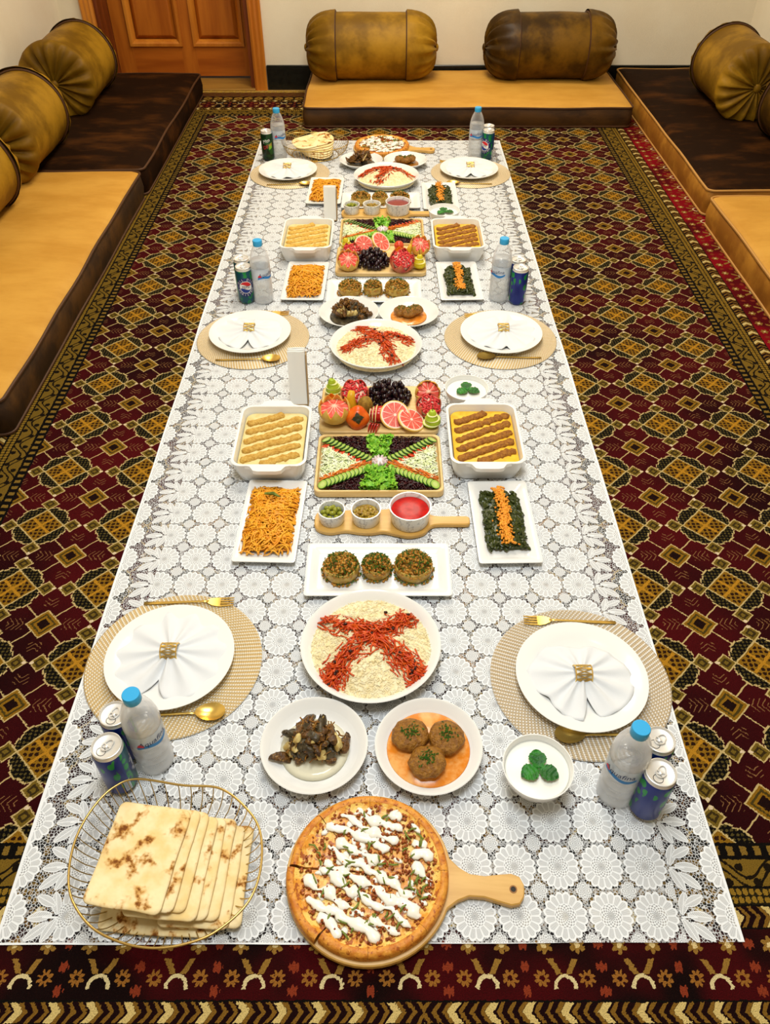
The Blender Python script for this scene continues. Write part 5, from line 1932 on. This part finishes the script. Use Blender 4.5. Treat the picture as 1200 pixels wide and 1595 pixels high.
solo('yellow_pepper_piece', MB().tube([(0, 0, 0.012), (0, .002, 0.028), (-.002, .006, 0.050), (.001, .012, 0.068)], [.016, .015, .012, .009], 14), MT['banana'], 'smooth yellow fruit neck standing behind the persimmon', 'fruit', (-0.096, 1.843, FZ0), 0, sharp=0)
solo('kiwi_fruit', MB().blob((0, 0, 0), (.0225, .0205, .030), None, .03, 40, 2, 24, 14), MT['kiwi'], 'brown gold oval kiwi between the pomegranate and the grapes', 'kiwi', (-0.058, 1.842, FZ0 + .026), 0, sharp=0, rot=(-.2, .15, 0))
solo('banana_piece', MB().tube([(-.018, 0, .010), (-.006, .003, .016), (.008, .002, .016), (.018, -.002, .010)], [.006, .010, .010, .004], 10), MT['banana'], 'small yellow fruit piece beside the orange piece', 'fruit', (-0.118, 1.868, FZ0), 0.3, sharp=0)
persimmon('shiny orange persimmon with a dried calyx at the front of the fruit board', (-0.078, 1.785, FZ0 + .026), .0335)
for j in range(4):
    mb = MB().loft([[(.017 * cos(a), y, .017 * max(0.0, sin(a))) for a in [pi * i / 12 for i in range(13)]] for y in (0, .0028)])
    solo('apple_slice', mb, MT['apple'], 'thin red apple slice standing right of the persimmon', 'apple', (-0.040 + .0070 * j, 1.769 - .002 * j, FZ0 + 0.0005), 1.2, 'red apple slices by the persimmon', sharp=40)
carved_apple('red and yellow carved apple in front of the grapes', (-0.014, 1.812, FZ0), .030, .3)
citrus_slice('round grapefruit slice leaning behind the carved apple, the left one of two', (0.028, 1.797, FZ0 + .026), .043, (0.62, -0.10, .4))
citrus_slice('round grapefruit slice lying in front on the fruit board, the right one of two', (0.074, 1.786, FZ0 + .017), .041, (0.42, -0.08, 1.2))

pear('yellow pear cut in steps at the back left of the middle fruit board', (-0.150, 2.900, FZ0), 0.050, MT['peary'], .4)
pear('yellow pear cut in steps at the front right corner of the middle fruit board', (0.128, 2.745, FZ0), 0.056, MT['peary'], 2.4)
citrus_slice('pink grapefruit slice at the back of the middle fruit board, left of the pair', (-0.082, 2.900, FZ0 + .022), .038, (0.75, 0.0, .4))
citrus_slice('pink grapefruit slice at the back of the middle fruit board, right of the pair', (-0.016, 2.912, FZ0 + .026), .042, (0.75, 0.1, .9))
solo('tomato', MB().blob((0, 0, 0), (.0185, .0185, .0165), None, .04, 40, 3, 24, 14), MT['tomato'], 'small red tomato behind the orange pieces on the middle fruit board', 'tomato', (0.054, 2.905, FZ0 + .016), 0, sharp=0)
carved_grapefruit('carved grapefruit at the right side of the middle fruit board', (0.126, 2.880, FZ0), 0.040, 0.45, 0.5)
carved_grapefruit('carved grapefruit at the front left corner of the middle fruit board', (-0.140, 2.755, FZ0), 0.041, 0.45, 0.2)
pomegranate('opened pomegranate behind the carved grapefruit on the middle fruit board', (-0.128, 2.838, FZ0 - .004), 0.036, 0.3, 0.2, 130)
pomegranate('bright red opened pomegranate at the front of the middle fruit board', (0.056, 2.752, FZ0 - .004), 0.047, 0.45, 0.4, 220)
grapes('bunch of long black grapes at the front of the middle fruit board', (-0.045, 2.785, FZ0), 0.125, 0.125, 0.050, 92)
solo('orange_wedge', shell(MB(), .022, .1, .25, teeth=7), MT['orange'], 'orange citrus piece behind the red pomegranate on the middle fruit board', 'orange', (0.058, 2.838, FZ0 + 0.004), 0, sharp=35, rot=(.3, 0, 0))
solo('banana_piece', MB().tube([(0, 0, 0.010), (.002, .002, 0.03), (.008, .004, 0.048)], [.010, .010, .005], 10), MT['banana'], 'small yellow fruit piece standing beside the red pomegranate', 'fruit', (0.090, 2.838, FZ0), 0, sharp=0)

# ------------------------------------------------------------------ salad trays
CUC = MB().lathe([(0.0, -.0016), (.0133, -.0016), (.0140, -.0008), (.0140, .0008), (.0133, .0016), (0, .0016)], 24, cap0=False, cap1=False).mesh('cucumber_slice', MT['cuc'], sharp=30)
TOM = MB().lathe([(0.0, -.0016), (.0112, -.0016), (.012, -.0008), (.012, .0008), (.0112, .0016), (0, .0016)], 20, cap0=False, cap1=False).mesh('tomato_slice', MT['tomato'], sharp=30)
for row in ('front', 'middle'):
    sx, sy = SB[row]
    z0 = TZ + 0.008
    swap = row == 'middle'

    def lay(me, nm, cat, word, p0, p1, n, rad, dz=0.0):
        d = atan2(p1[1] - p0[1], p1[0] - p0[0])
        for j in range(n):
            q = j / (n - 1)
            x, y = p0[0] + (p1[0] - p0[0]) * q, p0[1] + (p1[1] - p0[1]) * q
            o = link(nm, me, None, (sx + x, sy + y, z0 + rad * .46 + dz + .006))
            m = Matrix.Rotation(d, 4, 'Z') @ Matrix.Rotation(radians(-27), 4, 'Y') @ Matrix.Rotation(U(0, 6), 4, 'Z')
            o.rotation_euler = m.to_euler()
            tag(o, '%s %s slice from the tray corner in the %s row of the %s salad' % (ORD[j], nm.split('_')[0], word, row), cat, '%s slices, %s of the %s salad' % (nm.split('_')[0], word, row))
    lay(CUC, 'cucumber_slice', 'cucumber', 'back left', (-0.146, 0.092), (-0.030, 0.010), 12, .0125, .004)
    lay(CUC, 'cucumber_slice', 'cucumber', 'front left', (-0.146, -0.094), (-0.034, -0.030), 12, .0125, .004)
    if swap:
        lay(CUC, 'cucumber_slice', 'cucumber', 'front right', (0.146, -0.074), (0.030, -0.020), 12, .0125, .004)
        lay(TOM, 'tomato_slice', 'tomato', 'back right', (0.146, 0.088), (0.036, 0.028), 9, .012, .003)
    else:
        lay(CUC, 'cucumber_slice', 'cucumber', 'back right', (0.146, 0.092), (0.034, 0.010), 12, .0125, .004)
        lay(CUC, 'cucumber_slice', 'cucumber', 'front right', (0.146, -0.094), (0.036, -0.030), 12, .0125, .004)
        lay(TOM, 'tomato_slice', 'tomato', 'right', (0.140, 0.068), (0.050, 0.004), 8, .012, .001)
    lay(TOM, 'tomato_slice', 'tomato', 'left', (-0.148, 0.068), (-0.046, 0.000), 8, .012, .001)

    def inside(x, y, poly):
        c = False
        for i in range(len(poly)):
            (x1, y1), (x2, y2) = poly[i - 1], poly[i]
            if (y1 > y) != (y2 > y) and x < (x2 - x1) * (y - y1) / (y2 - y1) + x1:
                c = not c
        return c

    def pick(poly):
        xs, ys = [p[0] for p in poly], [p[1] for p in poly]
        while True:
            x, y = U(min(xs), max(xs)), U(min(ys), max(ys))
            if inside(x, y, poly):
                return x, y
    for sg, word in ((-1, 'left'), (1, 'right')):
        poly = [(sg * .152, .062), (sg * .152, -.068), (sg * .050, -.018), (sg * .050, .004)]
        mb = MB().add([(p[0], p[1], .004) for p in poly] + [(p[0] * .98, p[1] * .96, .010) for p in poly], [(0, 1, 5, 4), (1, 2, 6, 5), (2, 3, 7, 6), (3, 0, 4, 7), (4, 5, 6, 7)])
        for i in range(420):
            x, y = pick(poly)
            zz = U(.006, .018) * (0.5 + 0.5 * abs(x) / .15) + .004
            strand(mb, (x, y), U(0, 6.28), U(.014, .03), U(.0012, .0021), U(-.4, .4), 3, 4, lambda X, Y, z=zz: z)
        mb.v = [(max(-.157, min(.157, x)), y, z) for x, y, z in mb.v]
        solo('cabbage_shreds', mb, MT['cabbage'], 'pale shredded cabbage in the %s wedge of the %s salad tray' % (word, row), 'cabbage', (sx, sy, z0), 0, None, 'stuff', sharp=0)
        mb = MB()
        a0, a1 = ((sg * .150, -.072), (sg * .030, -.012)) if not (swap and sg > 0) else ((sg * .150, .066), (sg * .030, .012))
        dd = atan2(a1[1] - a0[1], a1[0] - a0[0])
        for i in range(150):
            q, off = U(0, 1), R.gauss(0, .0045)
            x, y = a0[0] + (a1[0] - a0[0]) * q - sin(dd) * off, a0[1] + (a1[1] - a0[1]) * q + cos(dd) * off
            zz = U(.008, .022)
            strand(mb, (x, y), dd + R.gauss(0, .25), U(.02, .035), U(.0010, .0016), U(-.15, .15), 3, 4, lambda X, Y, z=zz: z)
        mb.v = [(max(-.157, min(.157, x)), y, z) for x, y, z in mb.v]
        solo('carrot_strips', mb, MT['rawcarrot'], 'band of orange carrot strips on the %s half of the %s salad tray' % (word, row), 'carrot', (sx, sy, z0), 0, None, 'stuff', sharp=0)
        for poly, w2 in (([(sg * .128, .108), (sg * .036, .108), (sg * .030, .034), (sg * .050, .042)], 'back'), ([(sg * .140, -.108), (sg * .040, -.108), (sg * .042, -.050), (sg * .060, -.056)], 'front')):
            mb = MB()
            for i in range(210):
                x, y = pick(poly)
                zz = U(.003, .016)
                strand(mb, (x, y), U(0, 6.28), U(.014, .034), U(.0011, .0017), U(-.25, .25), 3, 4, lambda X, Y, z=zz: z)
            mb.v = [(x, max(-.109, min(.109, y)), z) for x, y, z in mb.v]
            solo('beetroot_shreds', mb, MT['beet'], 'dark red beetroot shreds at the %s %s of the %s salad tray' % (w2, word, row), 'beetroot', (sx, sy, z0), 0, None, 'stuff', sharp=0)
    for poly, w2, n in (([(-.034, .108), (.034, .108), (.020, .026), (-.020, .026)], 'back', 130), ([(-.044, -.108), (.044, -.108), (.034, -.026), (-.034, -.026)], 'front', 220)):
        mb = MB()
        for i in range(n):
            x, y = pick(poly)
            s = U(.006, .011)
            rm = rotm(U(-.9, .9), U(-.9, .9), U(0, 6))
            zz = U(.006, .024)
            sd = U(0, 50)
            mb.grid(lambda u, v: tuple(Vector((x, y, zz)) + rm @ Vector(((u - .5) * 2 * s, (v - .5) * 1.6 * s, .0032 * sin(u * 9 + sd) * cos(v * 8 + sd)))), 5, 4)
        mb.v = [(x, max(-.110, min(.110, y)), z) for x, y, z in mb.v]
        solo('chopped_lettuce', mb, MT['lettuce'], 'bright green chopped lettuce at the %s centre of the %s salad tray' % (w2, row), 'lettuce', (sx, sy, z0), 0, None, 'stuff', sharp=0)
    t = thing('radish_flower', 'white carved radish flower at the centre of the %s salad tray' % row, 'radish', (sx + .002, sy - .008, z0 + .012), 0, 'radish flowers on salads')
    part('flower_heart', MB().blob((0, 0, .008), (.015, .015, .010), None, .1, 200, 1, 18, 10), MT['radish'], t, sharp=0)
    for ring_, cnt, rr_ in ((0, 11, .0165), (1, 7, .010)):
        for k in range(cnt):
            a = 2 * pi * k / cnt + ring_ * .3
            part('petal', MB().blob((0, 0, 0), (.0052, .0022, .0085), None, 0, 1, 0, 10, 7), MT['radish'], t, sharp=0, loc=(rr_ * cos(a), rr_ * sin(a), .010 + .004 * ring_), rot=(0.35 * sin(0), 0.45, a))

# ------------------------------------------------------------------ pizzas
def pizza_board():
    n = 56
    o = []
    a0 = radians(17)
    for i in range(n + 1):
        a = a0 + (2 * pi - 2 * a0) * i / n
        o.append((0.141 * cos(a), 0.141 * sin(a)))
    hd = [(.152, -.027), (.170, -.0185), (.195, -.0175), (.220, -.0225), (.240, -.026), (.254, -.022), (.261, -.010), (.262, .0), (.261, .010), (.254, .022), (.240, .026), (.220, .0225), (.195, .0175), (.170, .0185), (.152, .027)]
    return MB().slab(o + hd, 0.0, 0.014, 0.002)


PIZ = [('front', (-0.027, 0.538), -0.10, 'at the front edge of the cloth'), ('far', (-0.015, 4.042), -0.12, 'at the far end of the cloth')]
pb = pizza_board().mesh('board_plate', MT['bamboo'], sharp=40)
piz0 = None
for row, (x0, y0), rz, w in PIZ:
    t = thing('pizza_board', 'round wooden board with a handle under the pizza ' + w, 'serving board', (x0, y0, TZ), rz, 'round wooden pizza boards')
    part('board', pb, None, t)
    part('hanging_hole', MB().lathe([(.0065, .0136), (.0065, .0146), (.0045, .0146), (.0045, .0136)], 20, c=(.243, 0, 0), cap0=False, cap1=False), MT['bamboo_d'], t)
    part('hole_shadow', MB().lathe([(.0045, .0136), (.0045, .0142), (0, .0142)], 16, c=(.243, 0, 0), cap0=False, cap1=False), MT['dark'], t, label='dark drilled hole')  # dark disc on the solid handle paints the shade of a hole
    lab = 'baked pizza drizzled with white sauce ' + w
    if piz0 is not None:
        dup(piz0, (x0, y0, TZ + 0.014), 0.9, lab)
        continue
    piz0 = t = thing('pizza', lab, 'pizza', (x0, y0, TZ + 0.014), 0, 'sliced pizzas')
    cuts = [176, 233, 270, 315, 360, 405, 450, 493, 536]
    RP = 0.134

    def pz(r, a):
        b = 0.0105 + 0.0022 * nz(r * cos(a), r * sin(a), 40, 3)
        q = (r - (RP - .009)) / .009
        return b + 0.0075 * max(0.0, 1 - q * q) ** .5 if abs(q) < 1 else b
    for k in range(8):
        a0, a1 = radians(cuts[k]) + .002, radians(cuts[k + 1]) - .002
        am = (a0 + a1) / 2
        off = {0: .006, 7: .002}.get(k, .0)
        ox, oy = off * cos(am), off * sin(am)

        def top(r0, r1, nr, na):
            return lambda u, v: (lambda r, a: (ox + r * (1 + (.012 * nz(cos(a) * 3, sin(a) * 3, 1, 7) if r > .1 else 0)) * cos(a), oy + r * (1 + (.012 * nz(cos(a) * 3, sin(a) * 3, 1, 7) if r > .1 else 0)) * sin(a), pz(r, a)))(r0 + (r1 - r0) * u, a0 + (a1 - a0) * v)
        mb = MB()
        nr, na = 12, 12
        f = top(0.002, RP - .014, nr, na)
        tp = [[f(i / nr, j / na) for i in range(nr + 1)] for j in range(na + 1)]
        mb.grid(lambda u, v: tp[int(round(v * na))][int(round(u * nr))], nr, na)
        for side in (tp[0], tp[-1]):
            mb.add([p for p in side] + [(p[0], p[1], 0.001) for p in side], [(i, i + 1, nr + 2 + i, nr + 1 + i) for i in range(nr)])
        sl = part('pizza_slice', mb, MT['cheese'], t, sharp=40)
        mb = MB()
        f2 = top(RP - .016, RP, 8, na)
        tp = [[f2(i / 8, j / na) for i in range(9)] + [(lambda p: (p[0], p[1], 0.001))(f2(1, j / na))] + [(lambda p: (p[0], p[1], 0.001))(f2(0, j / na))] for j in range(na + 1)]
        mb.loft([r for r in tp], True, True, False)
        mb.add(tp[0] + tp[-1], [tuple(range(11)), tuple(range(21, 10, -1))])
        part('crust', mb, MT['crust'], sl, sharp=60)
    mb = MB()
    for j in range(11):                 # ribbons of white sauce
        c = -0.105 + 0.021 * j
        ang = radians(-28)
        s = -0.115
        run = []
        while s < 0.115:
            x, y = s * cos(ang) - c * sin(ang) + .008 * nz(s, c, 40, 2), s * sin(ang) + c * cos(ang) + .012 * nz(s, c, 34, 5)
            ok = math.hypot(x, y) < 0.112 and nz(s, c, 16, 8) > -0.30
            if ok:
                run.append((x, y, pz(math.hypot(x, y), 0) + .0015))
            if (not ok or s + .005 >= .115) and run:
                if len(run) > 3:
                    rad_ = [0.0068 * (1 + 1.5 * nz(p[0], p[1], 55, 4)) * (0.5 if i in (0, len(run) - 1) else 1) for i, p in enumerate(run)]
                    tb = MB().tube(run, rad_, 8)
                    tb.v = [(x + .0025 * nz(x, y, 160, 1), y + .003 * nz(x, y, 160, 2), .0145 + (z - .0125) * .45 + .001 * nz(x, y, 120, 3)) for x, y, z in tb.v]
                    mb.add(tb.v, tb.f)
                run = []
            s += .005
    for j in range(70):
        r, a = .105 * sqrt(U(0, 1)), U(0, 6.28)
        mb.blob((r * cos(a), r * sin(a), pz(r, a) + .001), (U(.004, .010), U(.003, .007), .0025), rotm(0, 0, U(0, 3)), .4, 90, U(0, 50), 9, 5)
    part('white_sauce', mb, MT['drizzle'], t, kind='stuff', sharp=0)
    for j in range(64):
        r, a = .108 * sqrt(U(0.02, 1)), U(0, 6.28)
        d, L = U(0, 6.28), U(.010, .020)
        x, y, z = r * cos(a), r * sin(a), pz(r, a) + .0055
        part('pepper_strip', MB().tube([(-L / 2, 0, 0), (0, L * U(-.25, .25), .0016), (L / 2, 0, 0)], [.0014, .0019, .0012], 5), MT['pepper'], t, sharp=0, loc=(x, y, z), rot=(0, 0, d))
    mb = MB()
    for j in range(760):
        r, a = .116 * sqrt(U(0, 1)), U(0, 6.28)
        mb.blob((r * cos(a), r * sin(a), pz(r, a) + U(0, .0045)), (U(.002, .0045), U(.002, .0035), U(.0015, .003)), rotm(0, 0, U(0, 3)), .4, 160, U(0, 50), 6, 4)
    part('minced_topping', mb, MT['bits'], t, kind='stuff', sharp=0)

# ------------------------------------------------------------------ bread baskets
rim = [(-.075, .140), (0.007, .128), (.075, .122), (.128, .084), (.156, .042), (.163, -.020), (.148, -.072), (.104, -.114), (.057, -.132), (.008, -.137), (-.043, -.128), (-.094, -.105), (-.136, -.062), (-.153, -.012), (-.154, .042), (-.138, .092), (-.112, .126)]
RIM = spline([(x, y, 0.062) for x, y in rim], 10)
b0 = thing('wire_basket', 'gold wire bread basket at the front left corner of the cloth', 'basket', (-0.368, 0.546, TZ), 0, 'gold wire bread baskets')
part('rim', MB().tube(RIM, 0.0021, 7, closed=True), MT['goldw'], b0, sharp=0)
BASE = [(x * .70, y * .70, 0.002) for x, y, z in RIM]
part('base_ring', MB().tube(BASE, 0.0017, 6, closed=True), MT['goldw'], b0, sharp=0)
NW = 56
for i in range(NW):
    j = int(i * len(RIM) / NW)
    (x, y, z) = RIM[j]
    pts = [(x, y, z), (x * .97, y * .97, .045), (x * .88, y * .88, .022), (x * .70, y * .70, .003)]
    part('wire', MB().tube(spline(pts, 3, False), 0.0010, 4), MT['goldw'], b0, sharp=0)
for i in range(-4, 5):
    x = i * .022
    ys = [p[1] for p in BASE if abs(p[0] - x) < .008]
    if ys:
        part('wire', MB().tube([(x, min(ys), .0022), (x, max(ys), .0022)], .0010, 4), MT['goldw'], b0, sharp=0)
dup(b0, (-0.342, 3.972, TZ), 0.15, 'gold wire bread basket at the far left corner of the cloth')


def bread_mesh(w, l, th, seed, rnd=0.02, curl=0.0):
    o = rrect(w, l, rnd, 4)
    big = []
    for i in range(len(o)):
        a, b = o[i], o[(i + 1) % len(o)]
        d = math.hypot(b[0] - a[0], b[1] - a[1])
        k = max(1, int(d / .012))
        for j in range(k):
            x, y = a[0] + (b[0] - a[0]) * j / k, a[1] + (b[1] - a[1]) * j / k
            s = 1 + 0.035 * nz(x, y, 22, seed)
            big.append((x * s, y * s))

    def zz(x, y):
        return 0.0022 * nz(x, y, 12, seed + 3) + curl * (x / w) ** 2
    lv = [(.93, 0.0), (.985, th * .12), (1.0, th * .5), (.985, th * .88), (.93, th), (.75, th), (.5, th * 1.02), (.25, th * 1.02)]
    rings = [[(x * k, y * k, z + zz(x * k, y * k)) for x, y in big] for k, z in lv]
    under = [[(x * k, y * k, zz(x * k, y * k)) for x, y in big] for k in (.25, .6)]
    return MB().loft(under + rings).mesh('flatbread', MT['bread'], sharp=0)


word = ['topmost', 'second', 'third', 'fourth', 'fifth', 'sixth', 'seventh', 'eighth']
nb = 8
for k in range(nb):
    wd = 0.128 - 0.002 * k
    x = -0.408 + 0.0168 * k
    z = TZ + 0.0095 + 0.0078 * (nb - 1 - k)
    solo('flatbread', bread_mesh(wd, 0.172 - 0.002 * (k % 3), .0062, 10 + k * 3.7, .012), None,
         '%s folded flatbread counted from the top left of the stack in the front basket' % word[k] if k else 'topmost folded flatbread with brown scorch marks in the front basket', 'bread', (x, 0.548 + 0.004 * (k % 3) - .002 * k, z), 0,
         'folded flatbreads in the front basket', sharp=0, rot=(0.0, 0.03, -0.13 + 0.018 * k + U(-.012, .012)))
solo('flatbread', bread_mesh(0.190, 0.150, .006, 77, .012), None, 'lowest flatbread sticking out at the front of the stack in the front basket', 'bread', (-0.372, 0.520, TZ + .0035), 0, 'folded flatbreads in the front basket', sharp=0, rot=(0, 0, -.06))
fword = ['topmost', 'second', 'third', 'fourth', 'fifth', 'sixth', 'lowest']
for k in range(7):
    a = 0.5 - 0.16 * k
    solo('flatbread', bread_mesh(0.205 - .010 * k, 0.125 - .003 * k, .004, 120 + k * .25, .05, .004), None, '%s flatbread of the fanned pile in the far basket' % fword[k], 'bread',
         (-0.350 + .004 * k, 3.992 - .008 * k, TZ + .018 + .0068 * (6 - k)), 0, 'flatbreads in the far basket', sharp=0, rot=(Matrix.Rotation(.13, 3, 'X') @ Matrix.Rotation(a, 3, 'Z')).to_euler())

# ------------------------------------------------------------------ tissue packs
for row, x, y, rz in (('front', -0.255, 1.905, 0.05), ('far', -0.228, 3.205, 0.0)):
    h = 0.160 if row == 'front' else 0.130
    t = thing('tissue_holder', 'upright pack of folded white paper tissues behind the %s baking dish' % ('front left' if row == 'front' else 'middle left'), 'tissue pack', (x, y, TZ + .002), rz, 'upright tissue packs')
    t.rotation_euler = (-0.32, 0, rz)
    part('sleeve', MB().box((.0275, 0.012, h * .47), (.0025, .044, h * .94)).box((0, .033, h * .47), (.056, .0025, h * .94)).box((0, .012, .0015), (.056, .044, .003)), MT['sleeve'], t, smooth=False)
    for k in range(5):
        yy = -.008 + .008 * k
        mb = MB().grid(lambda u, v: ((u - .5) * .050, yy + .0025 * sin(u * 7 + k) * v, .003 + (h - .004 + .004 * sin(k * 2.1)) * v), 8, 6)
        mb.grid(lambda u, v: ((.5 - u) * .050, yy + .004 + .0025 * sin((1 - u) * 7 + k) * v, .003 + (h - .006 + .004 * sin(k * 2.1)) * v), 8, 6)
        mb.tube([((u / 8 - .5) * .050, yy + .002 + .0025 * sin(u / 8 * 7 + k), h - .001 + .004 * sin(k * 2.1)) for u in range(9)], .0022, 6)
        part('tissue', mb, MT['tissue'], t, sharp=0)
